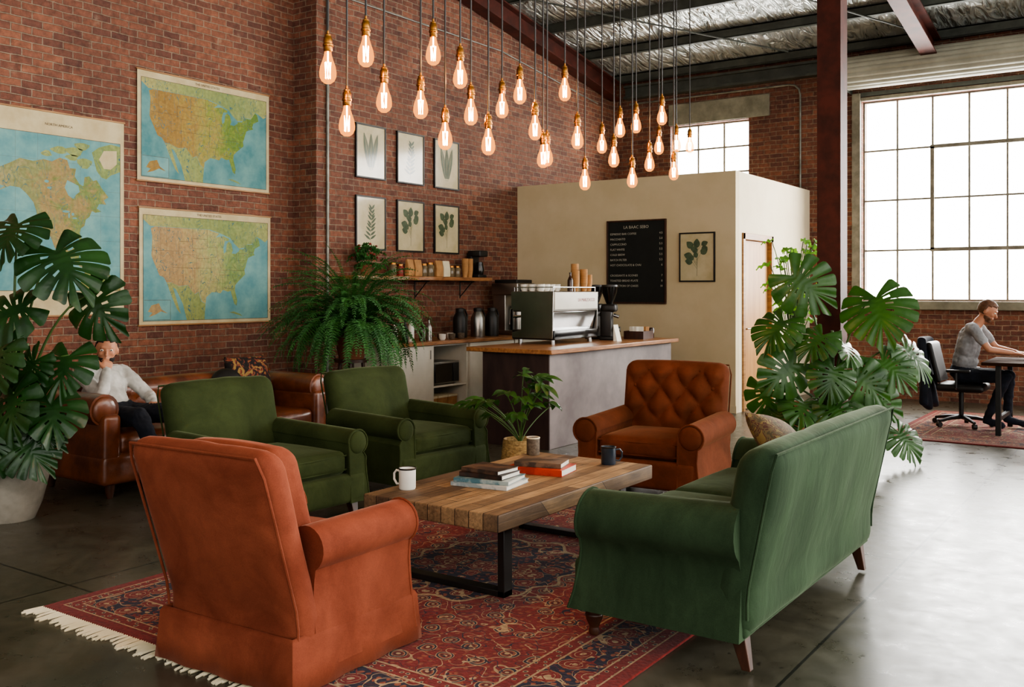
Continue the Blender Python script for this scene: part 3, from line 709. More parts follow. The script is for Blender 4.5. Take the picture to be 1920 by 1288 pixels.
# small lobed plant in basket
MAT['basket']=M('woven_basket','#a58a58','#6e5630',40,.8,bump=1,bscale=50,stretch=(1,1,2))
e=thing('potted_plant','small lobed-leaf plant in a woven basket behind the coffee table','plant',(-3.98,5.86,RT),VA)
bm=BM(); prof=[(0,0)]+[(.125+.018*math.sin(i/14*pi)+.003*(i%2),.4*i/14) for i in range(15)]+[(.12,.39),(.11,.36),(0,.36)]
lathe(bm,prof,32); new('basket',bm,'basket',e)
bm=BM(); bs=BM()
def lance(bm,Mx,L,w):
    vs=[]
    for sd in (1,-1):
        row=[]
        for k in range(7):
            t=k/6; yy=sd*w*math.sin(pi*t**.8)**.8; row.append(bm.verts.new(Mx@Vector((L*t,yy,.3*abs(yy)-.35*L*t*t))))
        vs.append(row)
    mid=[bm.verts.new(Mx@Vector((L*k/6,0,-.35*L*(k/6)**2))) for k in range(7)]
    for k in range(6):
        for r,fl in ((vs[0],False),(vs[1],True)):
            f=[mid[k],mid[k+1],r[k+1],r[k]]
            bm.faces.new(f[::-1] if fl else f)
for i in range(19):
    a=i*2.4; rr=.08+.38*((i*7)%11)/11; z=.92-.30*(rr/.4)**1.3+random.uniform(-.12,.06)
    p=Vector((rr*math.cos(a),rr*math.sin(a)*.8,z)); out=Vector((math.cos(a),math.sin(a)*.8,.1+random.uniform(-.4,.5))).normalized()
    side=out.cross(Vector((0,0,1))).normalized()
    for k in range(5):
        an=(k-2)*.55; t=(out*math.cos(an)+side*math.sin(an)*random.uniform(.8,1.2)); t.z-=.08*abs(k-2)
        lance(bm,frame(p-out*.03*abs(k-2),t,Vector((out.x*.3,-.5,1))),.13-.016*abs(k-2),.026)
    tube(bs,bez(Vector((0,0,.36)),Vector((rr*.2*math.cos(a),rr*.2*math.sin(a),z*.8)),p),.004,6)
bmesh.ops.remove_doubles(bm,verts=bm.verts,dist=.0004)
f=new('foliage',bm,'leaf',e,recalc=False); f['kind']='stuff'; new('stem',bs,'stem',e)
# ---------------------------------------------------------------- pendants
P=[(-2.83,2.78,2.336),(-2.91,2.97,2.156),(-2.81,2.98,2.44),(-2.88,3.17,2.284),(-2.91,3.455,2.302),(-2.83,3.45,2.54),(-2.88,3.60,2.172),(-2.82,3.64,2.465),(-2.90,3.83,2.324),(-2.80,3.84,2.168),(-3.00,4.24,2.43),(-2.87,4.22,2.488),(-2.80,4.26,2.296),(-2.93,4.54,2.188),(-3.07,4.80,2.235),(-2.88,4.69,2.581),(-2.82,4.73,2.307),(-3.04,5.19,2.125),(-3.2,5.69,2.425),(-2.94,5.38,2.28),(-3.10,5.76,2.533),(-2.94,5.63,2.173),(-3.01,5.82,2.562),(-2.98,5.96,2.315),(-2.91,6.01,2.633),(-3.06,6.27,2.474),(-2.93,6.24,2.279),(-3.13,6.71,2.55),(-3.34,7.42,2.643)]
def me_of(fn,mat):
    bm=BM(); fn(bm); o=new('tmp',bm,mat); me=o.data; bpy.data.objects.remove(o); return me
mb=me_of(lambda b:lathe(b,[(0,0),(.013,.002),(.026,.012),(.034,.03),(.035,.045),(.031,.07),(.022,.095),(.016,.115),(.013,.135)],20),'bulb')
ms=me_of(lambda b:lathe(b,[(0,.13),(.016,.13),(.018,.134),(.018,.15),(.021,.152),(.021,.16),(.018,.163),(.018,.185),(.014,.19),(.014,.198),(.006,.203),(.005,.215),(0,.215)],20),'brass')
def filf(b):
    for k in range(6):
        a=k*pi/3; cyl(b,(.010*math.cos(a),.010*math.sin(a),.022),(.012*math.cos(a+.5),.012*math.sin(a+.5),.088),.0016,n=5)
    cyl(b,(0,0,.085),(0,0,.13),.003,n=8)
mf=me_of(filf,'fil')
for (x,y,z) in P:
    e=thing('pendant_lamp','glowing amber teardrop bulb in a brass socket on black cord','lamp',(x,y,z),random.uniform(0,3),'pendant bulbs above the coffee table')
    for nm,me in (('bulb',mb),('socket',ms),('filament',mf)):
        o=bpy.data.objects.new(nm,me); COL.objects.link(o); o.parent=e
    bm=BM(); cyl(bm,(0,0,.213),(0,0,rz(y)-z-.005),.0045,n=8); new('cord',bm,'black',e)
    l=bpy.data.lights.new('bulb_glow','POINT'); l.energy=5.5; l.color=(1,.56,.27); l.shadow_soft_size=.012
    o=bpy.data.objects.new('bulb_glow',l); COL.objects.link(o); o.parent=e; o.location=(0,0,.05)
# ---------------------------------------------------------------- wall maps and prints
USA=[(-124.7,48.4),(-122.8,49),(-95.2,49),(-94.6,48.7),(-89.8,48),(-92,46.7),(-88,47.3),(-84.6,46.5),(-84.9,45.9),(-87,45.7),(-87.8,43.5),(-87.5,41.7),(-86.3,42.5),(-86,44.7),(-84.8,45.7),(-83.4,45),(-82.5,43),(-83.2,41.9),(-81,41.8),(-79,42.8),(-79,43.3),(-76.5,43.5),(-75,45),(-71.5,45),(-70.3,46.2),(-69,47.4),(-67.8,47),(-67,44.8),(-70,43.7),(-70.7,42.2),(-70,41.7),(-72,41.2),(-74,40.6),(-74.8,39),(-75.5,37.5),(-76,36.8),(-75.6,35.3),(-77.8,34),(-79.5,33),(-81.2,31.8),(-81.4,30.2),(-80.1,27),(-80.4,25.2),(-81.7,25.8),(-82.7,27.8),(-83.8,30),(-85.3,29.7),(-88,30.3),(-89.3,29.2),(-91.5,29.5),(-94,29.6),(-97,28),(-97.3,26),(-99.3,26.8),(-101,29.7),(-103,29),(-104.6,30),(-106.5,31.8),(-111,31.4),(-114.8,32.5),(-117.1,32.5),(-118.5,34),(-120.6,34.6),(-122.4,37.3),(-123.8,39.3),(-124.4,40.5),(-124.2,43),(-124,46.2)]
def poly(bm,pts,x,mi):
    n0=len(bm.faces); bm.faces.new([bm.verts.new((x,p[0],p[1])) for p in pts]); setmi(bm,n0,mi)
def strip(bm,p,q,w,x,mi):
    dx,dy=q[0]-p[0],q[1]-p[1]; l=math.hypot(dx,dy) or 1; nx,ny=-dy/l*w/2,dx/l*w/2
    poly(bm,[(p[0]-nx,p[1]-ny),(q[0]-nx,q[1]-ny),(q[0]+nx,q[1]+ny),(p[0]+nx,p[1]+ny)],x,mi)
MAT['sea']=M('map_sea','#6c9692','#4c7c80',5,.7,spec=.2); MAT['sea2']=M('map_sea_pale','#76a09c','#58888c',5,.7,spec=.2)
MAT['ink']=M('map_ink','#5b4a36','#4a3a28',5,.7)
MAT['relA']=relief_mat('relief_strong',['#a48c50','#957642','#9f8448','#9c9250','#788c40','#5f7c38','#768c42'],1.0)
MAT['relB']=relief_mat('relief_pale',['#b09c6c','#a48860','#ac9264','#a8a26c','#88985e','#708a52','#849a60'],.9)
MAT['relC']=relief_mat('relief_continent',['#a0946a','#83885a','#9c8458','#70854e','#a0905c','#7e884e'],1.3)
MAT['pale']=relief_mat('map_neighbour_land',['#a8a06a','#929a60','#80905a','#a2a46a'],.8)
def wall_map(lab,y0,y1,z0,z1,kind,title):
    w,h=y1-y0,z1-z0; e=thing('wall_map',lab,'map',(XL+.012,y0,z0))
    bm=BM(); b2(bm,0,.004,0,w,0,h); new('sheet',bm,'mapborder',e,smooth=False)
    for zz in (0.0,h):
        bm=BM(); b2(bm,-.008,.012,-.010,w+.010,zz-.007,zz+.008); new('batten',bm,'oak',e,bev=.003)
    bm=BM(); tube(bm,[(.004,w*.25,h+.01),(.0,w*.5,h+.07),(.004,w*.75,h+.01)],.0015,5); new('hanging_string',bm,'ink',e)
    bm=BM()
    if kind in('A','B'):
        m=.04; x0,x1,a0,a1=m,w-m,m,h-m-.03
        poly(bm,[(x0,a0),(x1,a0),(x1,a1),(x0,a1)],.0052,0)
        def ll(lo,la): return (x0+(x1-x0)*(.05+.88*(lo+125)/58),a0+(a1-a0)*(.11+.80*(la-24.5)/25))
        poly(bm,[ll(-125,49.1),ll(-95,49.1),ll(-89.5,48.1),ll(-84,46.8),ll(-82,45.2),ll(-79,43.6),ll(-76,44.0),ll(-74.5,45.1),ll(-71,45.2),ll(-69,47.6),ll(-67,47.2),ll(-64,46),(x1,ll(0,47)[1]),(x1,a1),(x0,a1),(x0,ll(0,51)[1])],.0056,2)
        poly(bm,[ll(-117,32.4),ll(-114.5,32.4),ll(-111,31.3),ll(-106.5,31.7),ll(-104.5,29.9),ll(-102.8,28.9),ll(-101,29.6),ll(-99.5,26.7),ll(-97.3,25.9),ll(-97.8,22.5),(ll(-97.8,0)[0],a0),(ll(-107,0)[0],a0),ll(-109,26),ll(-112.5,30.5),ll(-114,31),ll(-110,23),ll(-112,24.5),ll(-115,29)],.0056,2)
        poly(bm,[ll(*p) for p in USA],.006,1)
        for p,q in (((-120,49),(-120,39)),((-117,49),(-117,42)),((-124,42),(-111,42)),((-114,42),(-114,35)),((-111,45),(-111,41)),((-109,41),(-109,31.4)),((-104,49),(-104,41)),((-111,45),(-104,45)),((-109,41),(-102,41)),((-114,37),(-94.5,37)),((-102,41),(-102,37)),((-104,43),(-96.5,43)),((-104,46),(-96.5,46)),((-102,40),(-95.3,40)),((-103,37),(-103,32)),((-100,36.5),(-100,34.5)),((-96.5,49),(-96.5,43.5)),((-94.5,40.5),(-94.5,33)),((-96.5,43.5),(-91,43.5)),((-95,40.5),(-91.5,40.5)),((-91,43.5),(-91,40.5)),((-91,40.5),(-89,37)),((-89,37),(-91,33)),((-91,33),(-91.5,30)),((-94,33),(-91,33)),((-88,42),(-88,38)),((-84.8,41.7),(-84.8,39)),((-89,36.5),(-76,36.5)),((-90,35),(-84,35)),((-88.2,35),(-88.3,30.3)),((-85.5,35),(-85,31)),((-87.5,31),(-82,30.6)),((-83,35),(-81,32)),((-80.5,42),(-80.5,39.7)),((-80.5,39.7),(-75.5,39.7)),((-82.5,38.2),(-80,36.5)),((-79.8,42),(-75,42)),((-73.4,45),(-73.4,41)),((-73.3,42.5),(-71,42.5))):
            strip(bm,ll(*p),ll(*q),.0026,.0064,3)
        poly(bm,[(x0+.01,a0+.01),(x0+.3,a0+.01),(x0+.3,a0+.2),(x0+.01,a0+.2)],.0065,4)
        poly(bm,[(x0+.05,a0+.09),(x0+.09,a0+.15),(x0+.17,a0+.17),(x0+.2,a0+.11),(x0+.27,a0+.07),(x0+.19,a0+.09),(x0+.13,a0+.06),(x0+.06,a0+.04),(x0+.1,a0+.08)],.0069,1)
        for p,q in (((x0+.01,a0+.01),(x0+.3,a0+.01)),((x0+.3,a0+.01),(x0+.3,a0+.2)),((x0+.3,a0+.2),(x0+.01,a0+.2))): strip(bm,p,q,.003,.0072,3)
        poly(bm,[ll(-84.5,23.2),ll(-82,23.4),ll(-78.5,22.6),ll(-77,21.8),ll(-79,22.2),ll(-82,22.7)],.006,2)
    else:
        x0,x1,a0,a1=.05,w-.04,.22,h-.2
        poly(bm,[(x0,a0),(x1,a0),(x1,a1),(x0,a1)],.0052,0)
        q=lambda u,v:(x0+(x1-x0)*u,a0+(a1-a0)*v)
        NA=[(.02,.66),(.06,.69),(.02,.72),(.05,.76),(.12,.79),(.20,.83),(.30,.82),(.38,.84),(.44,.83),(.5,.86),(.56,.85),(.58,.80),(.63,.80),(.62,.75),(.66,.70),(.69,.69),(.70,.75),(.74,.76),(.77,.73),(.80,.74),(.84,.69),(.90,.63),(.86,.61),(.88,.58),(.82,.58),(.80,.55),(.84,.53),(.79,.52),(.76,.53),(.74,.49),(.71,.47),(.70,.43),(.67,.41),(.66,.38),(.68,.34),(.66,.33),(.64,.37),(.60,.38),(.57,.37),(.54,.34),(.54,.29),(.57,.26),(.60,.27),(.62,.29),(.64,.28),(.62,.24),(.66,.23),(.66,.18),(.70,.17),(.73,.16),(.70,.145),(.66,.16),(.62,.19),(.57,.215),(.50,.24),(.46,.28),(.44,.33),(.40,.385),(.41,.33),(.38,.385),(.36,.42),(.33,.46),(.32,.51),(.30,.56),(.25,.61),(.20,.645),(.13,.65),(.08,.63),(.03,.61),(.09,.645)]
        poly(bm,[q(*p) for p in NA],.0058,1)
        poly(bm,[q(*p) for p in [(.78,.86),(.80,.80),(.84,.76),(.88,.75),(.92,.78),(1,.81),(1,.98),(.92,.99),(.82,.96),(.76,.92)]],.0058,2)
        poly(bm,[q(*p) for p in [(.82,.88),(.86,.82),(.92,.82),(.97,.86),(.97,.95),(.86,.94)]],.0061,4)
        poly(bm,[q(*p) for p in [(.70,.145),(.74,.165),(.80,.16),(.88,.13),(.95,.08),(1,.05),(1,0),(.68,0),(.67,.06),(.70,.10)]],.0058,1)
        for px,pz,s2,s3 in ((.62,.91,.07,.03),(.50,.91,.06,.025),(.70,.84,.06,.035),(.60,.87,.05,.02),(.40,.88,.04,.02),(.68,.95,.06,.025)):
            poly(bm,[q(px+s2*math.cos(a)*(1+.3*math.sin(a*3+px*9)),pz+s3*math.sin(a)) for a in [k*pi/5 for k in range(10)]],.0058,2)
        poly(bm,[q(*p) for p in [(.62,.70),(.56,.72),(.54,.67),(.57,.62),(.61,.60),(.63,.63),(.66,.65),(.65,.69)]],.0061,0)
        for (gx,gz,ga,gb) in ((.55,.515,.03,.008),(.575,.49,.008,.018),(.605,.50,.012,.01),(.62,.475,.02,.006),(.40,.70,.018,.01),(.42,.66,.018,.008)):
            poly(bm,[q(gx+ga*math.cos(a),gz+gb*math.sin(a)) for a in [k*pi/4 for k in range(8)]],.0061,0)
        for k in range(1,6): strip(bm,q(k/6,0),q(k/6,1),.0012,.0054,3); strip(bm,q(0,k/6),q(1,k/6),.0012,.0054,3)
        strip(bm,q(.33,.555),q(.56,.53),.002,.0064,3); strip(bm,q(.42,.375),q(.54,.33),.002,.0064,3)
    for p,qq in (((x0,a0),(x1,a0)),((x1,a0),(x1,a1)),((x1,a1),(x0,a1)),((x0,a1),(x0,a0))): strip(bm,p,qq,.004,.0066,3)
    new('printed_map',bm,['sea' if kind=='A' else 'sea2',{'A':'relA','B':'relB','C':'relC'}[kind],'pale','ink','sea2' if kind!='C' else 'mapborder'],e,smooth=False,recalc=False)
    text(title,.032,'ink',e,(.0055,w/2,h-(.048 if kind!='C' else .12)),(rad(90),0,rad(90)),'CENTER',ext=.0004)
wall_map('unrolled relief map of the united states in strong green and orange',5.43,7.02,2.54,3.59,'A','THE UNITED STATES')
wall_map('paler relief map of the united states with wooden battens',5.45,7.04,1.17,2.29,'B','THE UNITED STATES')
wall_map('tall relief map of north america on aged paper',4.03,5.29,1.28,3.05,'C','NORTH AMERICA')
MAT['printgreen']=M('print_green','#4a5c3e','#2f4229',20,.6,coat=1.0)
def print_shape(bm,style,w,h):
    cx=w/2; rr=random.Random(style*7+3)
    def lf(px,pz,ang,l,wd,n=8):
        pts=[]
        for k in range(n+1):
            t=k/n; pts.append((t*l,wd*math.sin(pi*t**.8)**.8))
        pts+= [(a,-b) for a,b in pts[1:-1][::-1]]
        c,s=math.cos(ang),math.sin(ang)
        poly(bm,[(px+a*c-b*s,pz+a*s+b*c) for a,b in pts],.0185+rr.random()*.0006,1)
    if style==0:
        for bx_,tx in ((-.05,-.12),(.0,.0),(.05,.11)):
            strip(bm,(cx+bx_*.4,h*.16),(cx+tx,h*.84),.0035,.0183,1)
            for k in range(26):
                t=k/26; z=h*(.22+.62*t); l=.055*math.sin(pi*(.15+.83*t)); x=cx+bx_*.4+(tx-bx_*.4)*(.09+.9*t)
                for sg in (1,-1): lf(x,z,pi/2-sg*1.15,l,.0065,4)
    elif style==1:
        strip(bm,(cx-.01,h*.12),(cx+.02,h*.85),.003,.0183,1)
        for k in range(9):
            t=k/9; z=h*(.2+.62*t); x=cx-.01+.03*t
            for sg in (1,-1): lf(x,z+rr.uniform(-.01,.01),pi/2-sg*(1.05-.45*t),.12*(1-.35*t)*rr.uniform(.8,1.1),.013)
    else:
        for k in range(13):
            a=rr.uniform(-.2,pi+.2); z=h*rr.uniform(.28,.72); l=rr.uniform(.07,.12); x=cx+.06*math.cos(a); z2=z+.03
            strip(bm,(cx,z-.05),(x,z2),.0025,.0183,1); lf(x,z2,a+rr.uniform(-.3,.3),l,l*.38)
        strip(bm,(cx,h*.12),(cx+.01,h*.7),.004,.0183,1)
def framed(lab,w,h,loc,rot,style,mat='black',grp=None):
    e=thing('framed_print',lab,'picture',loc,0,grp); e.rotation_euler=rot
    bm=BM()
    for q in ((0,w,0,.018),(0,w,h-.018,h),(0,.018,.018,h-.018),(w-.018,w,.018,h-.018)): b2(bm,0.001,.026,*q)
    new('frame',bm,mat,e,bev=.002)
    bm=BM(); b2(bm,.002,.017,.017,w-.017,.017,h-.017); print_shape(bm,style,w,h); new('print',bm,['printpaper','printgreen'],e,smooth=False,recalc=False)
    return e
k=0
for zz in (2.79,1.97):
    for j,(ya,yb) in enumerate(((7.96,8.46),(8.66,9.16),(9.36,9.86))):
        framed(['black-framed botanical print of fern fronds','black-framed botanical print of a slender stem','black-framed botanical print of long narrow leaves','black-framed botanical print of a leafy sprig','black-framed botanical print of broad split leaves','black-framed botanical print of large rounded leaves'][k],.5,.62,(XP+.002,ya,zz),(0,0,0),[0,1,0,1,2,2][k],grp='botanical prints on the brick wall'); k+=1
framed('dark-framed botanical print on the cream partition wall',.48,.62,(-5.19,BY-.002,1.61),(0,0,rad(-90)),2)
# chalkboard
e=thing('menu_board','black menu board with white lettering on the cream wall','menu board',(-6.23,BY-.002,1.33),rad(-90))
w,h=.86,1.09
bm=BM()
for q in ((0,w,0,.02),(0,w,h-.02,h),(0,.02,.02,h-.02),(w-.02,w,.02,h-.02)): b2(bm,.001,.03,*q)
new('frame',bm,'walnut',e,bev=.002)
bm=BM(); b2(bm,.002,.018,.02,w-.02,.02,h-.02); new('board',bm,'board',e,smooth=False)
text('LA BAAC SEBO',.055,'chalk',e,(.0185,w/2,h-.11),(rad(90),0,rad(90)),'CENTER')
rows=[('ESPRESSO BAR COFFEE','4.5'),('MACCHIATO','5.0'),('CAPPUCCINO','5.5'),('FLAT WHITE','5.5'),('COLD BREW','5.5'),('BATCH FILTER','5.5'),('HOT CHOCOLATE & CHAI','6'),None,('CROISSANTS & SCONES','7'),('TOASTED BREAD PLATE','8'),('A SELECTION OF CAKES','10')]
z=h-.19
for r in rows:
    if r:
        text(r[0],.038,'chalk',e,(.0185,.05,z),(rad(90),0,rad(90))); text(r[1],.038,'chalk',e,(.0185,w-.05,z),(rad(90),0,rad(90)),'RIGHT')
    z-=.068
# ---------------------------------------------------------------- bar
e=thing('bar_counter','coffee bar with grey-washed panels and dark end panel','counter',(0,0,0))
bm=BM(); b2(bm,-5.64,-4.87,7.66,10.3,.0,.90); new('body',bm,'greyply',e,bev=.004)
bm=BM(); b2(bm,-5.64,-4.865,7.64,7.66,.0,.90); o=new('end_panel',bm,'darkwood',e,bev=.002); o['label']='dark stained wood end panel'
bm=BM(); b2(bm,-5.80,-4.80,7.58,10.36,.902,.945); tag(new('bar_worktop',bm,'wtop',bev=.006),'butcher-block wooden worktop on the coffee bar','worktop')
CT=.9455; BT=.9205
for (ya,yb,kind) in ((7.85,8.54,'door'),(8.56,9.22,'open'),(9.24,10.18,'door'),(10.20,11.15,'door')):
    e=thing('cabinet','white open-fronted base cabinet' if kind=='open' else 'white base cabinet with flat door below the worktop','cabinet',(0,0,0),0,'base cabinets')
    bm=BM()
    b2(bm,-7.65,-7.03,ya,ya+.02,0.001,.878); b2(bm,-7.65,-7.03,yb-.02,yb,0.001,.878); b2(bm,-7.65,-7.63,ya+.02,yb-.02,0.001,.878); b2(bm,-7.63,-7.03,ya+.02,yb-.02,.06,.08); b2(bm,-7.63,-7.03,ya+.02,yb-.02,.858,.878)
    new('body',bm,'whitepanel',e,bev=.002)
    if kind=='open':
        bm=BM(); b2(bm,-7.63,-7.04,ya+.02,yb-.02,.38,.40); new('shelf',bm,'whitepanel',e)
    else:
        bm=BM(); b2(bm,-7.028,-7.01,ya+.003,yb-.003,.02,.872); dd=new('door',bm,'whitepanel',e,bev=.002)
        bm=BM(); cyl(bm,(-7.0,yb-.05,.72),(-7.0,yb-.05,.82),.006); new('handle',bm,'brushed',dd)
bm=BM(); b2(bm,-7.66,-6.97,7.80,11.21,.88,.92); tag(new('worktop',bm,'wtop',bev=.005),'long wooden worktop on the white base cabinets','worktop')
e=thing('microwave_oven','silver microwave oven on the open cabinet shelf','microwave',(-7.22,8.85,.4005))
bm=BM(); b2(bm,-.17,.16,-.24,.24,.012,.27)
for sx in (-.13,.13):
    for sy in (-.2,.2): cyl(bm,(sx,sy,0),(sx,sy,.013),.012,n=8)
new('body',bm,'brushed',e,bev=.006)
bm=BM(); b2(bm,.161,.172,-.22,.1,.03,.25); new('door',bm,'dark_glass',e,bev=.003)
bm=BM(); b2(bm,.161,.17,.12,.225,.03,.25); new('control_panel',bm,'black',e,bev=.003)
for i in range(3):
    e=thing('storage_box','small kraft storage box in the open cabinet','box',(-7.25,8.68+.19*i,.0805),0,'boxes in the open cabinet')
    bm=BM(); b2(bm,-.12,.12,-.08,.08,0,.16); new('box_body',bm,'kraft',e,bev=.004); bm=BM(); b2(bm,-.125,.125,-.085,.085,.16,.185); new('lid',bm,'paper',e,bev=.003)
# wall shelf
e=thing('wall_shelf','rough-edged wooden shelf on iron brackets on the brick wall','shelf',(0,0,0))
bm=BM(); pts=[(XP+.002,7.72),(XP+.002,10.25)]+[(XP+.27+.02*math.sin(k*1.9)+.01*math.sin(k*4.1),10.25-2.53*k/16) for k in range(17)]
extr(bm,pts,lambda p,d:(p[0],p[1],d),1.625,1.67); new('board',bm,'wtop',e,bev=.005)
for yy in (8.1,9.0,9.9):
    bm=BM(); cyl(bm,(XP+.008,yy,1.4),(XP+.008,yy,1.622),.008,n=8); cyl(bm,(XP+.008,yy,1.615),(XP+.24,yy,1.615),.008,n=8); cyl(bm,(XP+.008,yy,1.42),(XP+.2,yy,1.61),.007,n=8); new('bracket',bm,'black',e)
SH=1.6705
def lobj(name,prof,mat,loc,lab,cat,grp=None,n=24):
    bm=BM(); lathe(bm,prof,n)
    return tag(new(name,bm,mat,loc=loc),lab,cat,grp)
jarp=[(0,0),(.045,0),(.05,.01),(.05,.12),(.042,.13),(.042,.135),(0,.135)]
def jar(loc,mt,lab,s=1):
    e=thing('jar',lab,'jar',loc,0,'jars on the wall shelf'); bm=BM(); lathe(bm,[(r*s,z*s) for r,z in jarp],20); new('jar_body',bm,mt,e)
    bm=BM(); lathe(bm,[(0,.135*s),(.046*s,.135*s),(.046*s,.155*s),(0,.155*s)],20); new('lid',bm,'brass',e)
for i,(yy,mt,s) in enumerate(((8.42,'glassj',1.0),(8.55,'red',.9),(8.98,'glassj',1.0),(9.10,'glassj',1.1),(9.52,'glassj',.9),(9.64,'glassj',.9))):
    jar((-7.52,yy,SH),mt,'small jar with brass lid and red contents on the wall shelf' if mt=='red' else 'glass jar with brass lid on the wall shelf',s)
def bag(loc,rzz,mt,lab,s=1.0):
    e=thing('coffee_bag',lab,'bag',loc,rzz,'coffee bags on the wall shelf'); bm=BM()
    def f(q,uu):
        t=(uu[2]+1)/2; q=q.copy(); q.x*=1-.75*max(0,t-.5)*2*.9; return q
    sbox(bm,(0,0,.1*s),(.07*s,.12*s,.2*s),.012,(.006,.0,0),6,f); new('pouch',bm,mt,e)
    bm=BM(); b2(bm,.034*s,.037*s,-.035*s,.035*s,.04*s,.1*s); new('bag_label',bm,'paperw',e,rot=(0,rad(-3),0))
for yy,mt in ((8.70,'kraft'),(8.84,'kraft'),(9.24,'kraft'),(9.38,'paper')): bag((-7.5,yy,SH),random.uniform(-.1,.1),mt,'kraft paper coffee bag on the wall shelf' if mt=='kraft' else 'cream paper coffee bag on the wall shelf')
def paper_stack(loc,h,lab,grp,r=.042,mt='kraft'):
    pr=[(0,0),(r*.72,0)]
    n=int(h/.012)
    for k in range(n):
        z=.09+(h-.09)*k/n; pr+=[(r,z),(r*1.04,z+.003),(r*.99,z+.006)]
    pr+=[(r*.93,h),(r*.7,.1),(0,.1)]
    return lobj('paper_cup_stack',pr,mt,loc,lab,'cups',grp)
for yy in (9.78,9.88): paper_stack((-7.5,yy,SH),.24,'stack of brown paper cups on the wall shelf','paper cup stacks')
e=thing('coffee_brewer','black drip coffee brewer standing on the wall shelf','coffee maker',(-7.52,10.08,SH))
bm=BM(); sbox(bm,(-.02,0,.02),(.2,.18,.04),.01,cuts=2); sbox(bm,(-.08,0,.17),(.08,.17,.3),.01,cuts=2); sbox(bm,(.0,0,.31),(.2,.18,.08),.015,cuts=2); new('body',bm,'black',e)
bm=BM(); lathe(bm,[(0,.041),(.05,.041),(.062,.1),(.05,.16),(.045,.2),(0,.2)],20,(.03,0,0)); new('carafe',bm,'dark_glass',e)
e=thing('potted_plant','small leafy plant with reddish flower heads on the wall shelf','plant',(-7.5,7.95,SH))
bm=BM(); lathe(bm,[(0,0),(.055,0),(.075,.12),(.07,.12),(.06,.1),(0,.1)],20); new('pot',bm,'terracotta',e)
bm=BM()
for i in range(80):
    a=random.uniform(0,2*pi); rr=random.uniform(.02,.22); zz=.17+random.uniform(-.02,.22)-rr*.4
    monstera_leaf(bm,frame((max(-.12,rr*math.cos(a)),rr*math.sin(a),zz),(math.cos(a),math.sin(a),-.3),(0,0,1)),random.uniform(.05,.09),3,1.1,.4)
bmesh.ops.remove_doubles(bm,verts=bm.verts,dist=.0003); f=new('foliage',bm,'fern',e,recalc=False); f['kind']='stuff'
bm=BM()
for i in range(26):
    a=random.uniform(0,2*pi); rr=random.uniform(.02,.18); sph(bm,(max(-.1,rr*math.cos(a)),rr*math.sin(a),.24+random.uniform(0,.14)-rr*.3),(.016,.016,.012),8)
f=new('flower_heads',bm,'red',e); f['kind']='stuff'
def bottle(loc,mt,capm,lab,h=.26,r=.035,grp='bottles on the back worktop'):
    e=thing('bottle',lab,'bottle',loc,0,grp)
    bm=BM(); lathe(bm,[(0,0),(r,0),(r,h*.6),(r*.45,h*.78),(r*.35,h*.8),(r*.35,h*.95),(0,h*.95)],20); new('bottle_body',bm,mt,e)
    bm=BM(); lathe(bm,[(0,h*.95),(r*.42,h*.95),(r*.42,h),(0,h)],14); new('cap',bm,capm,e)
for i,(yy,mt,lab) in enumerate(((8.10,'white','white squeeze bottle on the back worktop'),(8.22,'black','dark sauce bottle on the back worktop'),(8.38,'white','white squeeze bottle on the back worktop'),(8.52,'amber','amber glass bottle on the back worktop'),(8.70,'brushed','steel shaker bottle on the back worktop'))):
    bottle((-7.2+.05*(i%2),yy,BT),mt,'black',lab,.22+.03*(i%3))
def airpot(loc,lab,mt='black'):
    e=thing('thermal_jug',lab,'jug',loc,0,'jugs on the back worktop'); bm=BM(); lathe(bm,[(0,0),(.085,0),(.09,.02),(.09,.24),(.06,.3),(.05,.32),(0,.32)],24); new('jug_body',bm,mt,e)
    bm=BM(); lathe(bm,[(0,.32),(.055,.32),(.055,.36),(0,.37)],20); tube(bm,[(.0,.05,.33),(.0,.1,.34),(0,.14,.28),(0,.13,.15),(0,.088,.12)],.012,8); new('jug_handle',bm,'black',e)
airpot((-7.25,9.72,BT),'tall steel thermal jug with black handle on the worktop','brushed'); airpot((-7.3,9.42,BT),'tall black thermal jug on the back worktop')
airpot((-7.25,10.02,BT),'tall black thermal jug on the back worktop')
def small_cup(loc,lab,mt='white',grp='cups on the back worktop',s=1.0):
    return lobj('cup',[(0,0),(.028*s,0),(.04*s,.02*s),(.043*s,.07*s),(.04*s,.07*s),(.036*s,.02*s),(0,.008*s)],mt,loc,lab,'cup',grp,20)
for i in range(5): small_cup((-7.13-.1*(i%2),8.86+.09*i,BT),'small stoneware cup on the back worktop' if i%3 else 'small white cup on the back worktop','speckle' if i%3 else 'white')
e=thing('batch_brewer','silver and black batch coffee brewer on the back worktop','coffee maker',(-7.28,10.55,BT))
bm=BM(); sbox(bm,(0,0,.03),(.42,.4,.06),.012,cuts=2); sbox(bm,(-.1,0,.3),(.2,.38,.5),.012,cuts=2); sbox(bm,(0,0,.60),(.42,.42,.16),.015,cuts=2); new('body',bm,'brushed',e)
bm=BM(); sbox(bm,(.212,0,.60),(.01,.3,.1),.004,cuts=2); sbox(bm,(0,0,.70),(.36,.36,.05),.01,cuts=2); new('control_panel',bm,'black',e)
bm=BM(); lathe(bm,[(0,.062),(.09,.062),(.09,.32),(.07,.38),(0,.38)],20,(.09,0,0)); new('server',bm,'brushed',e)
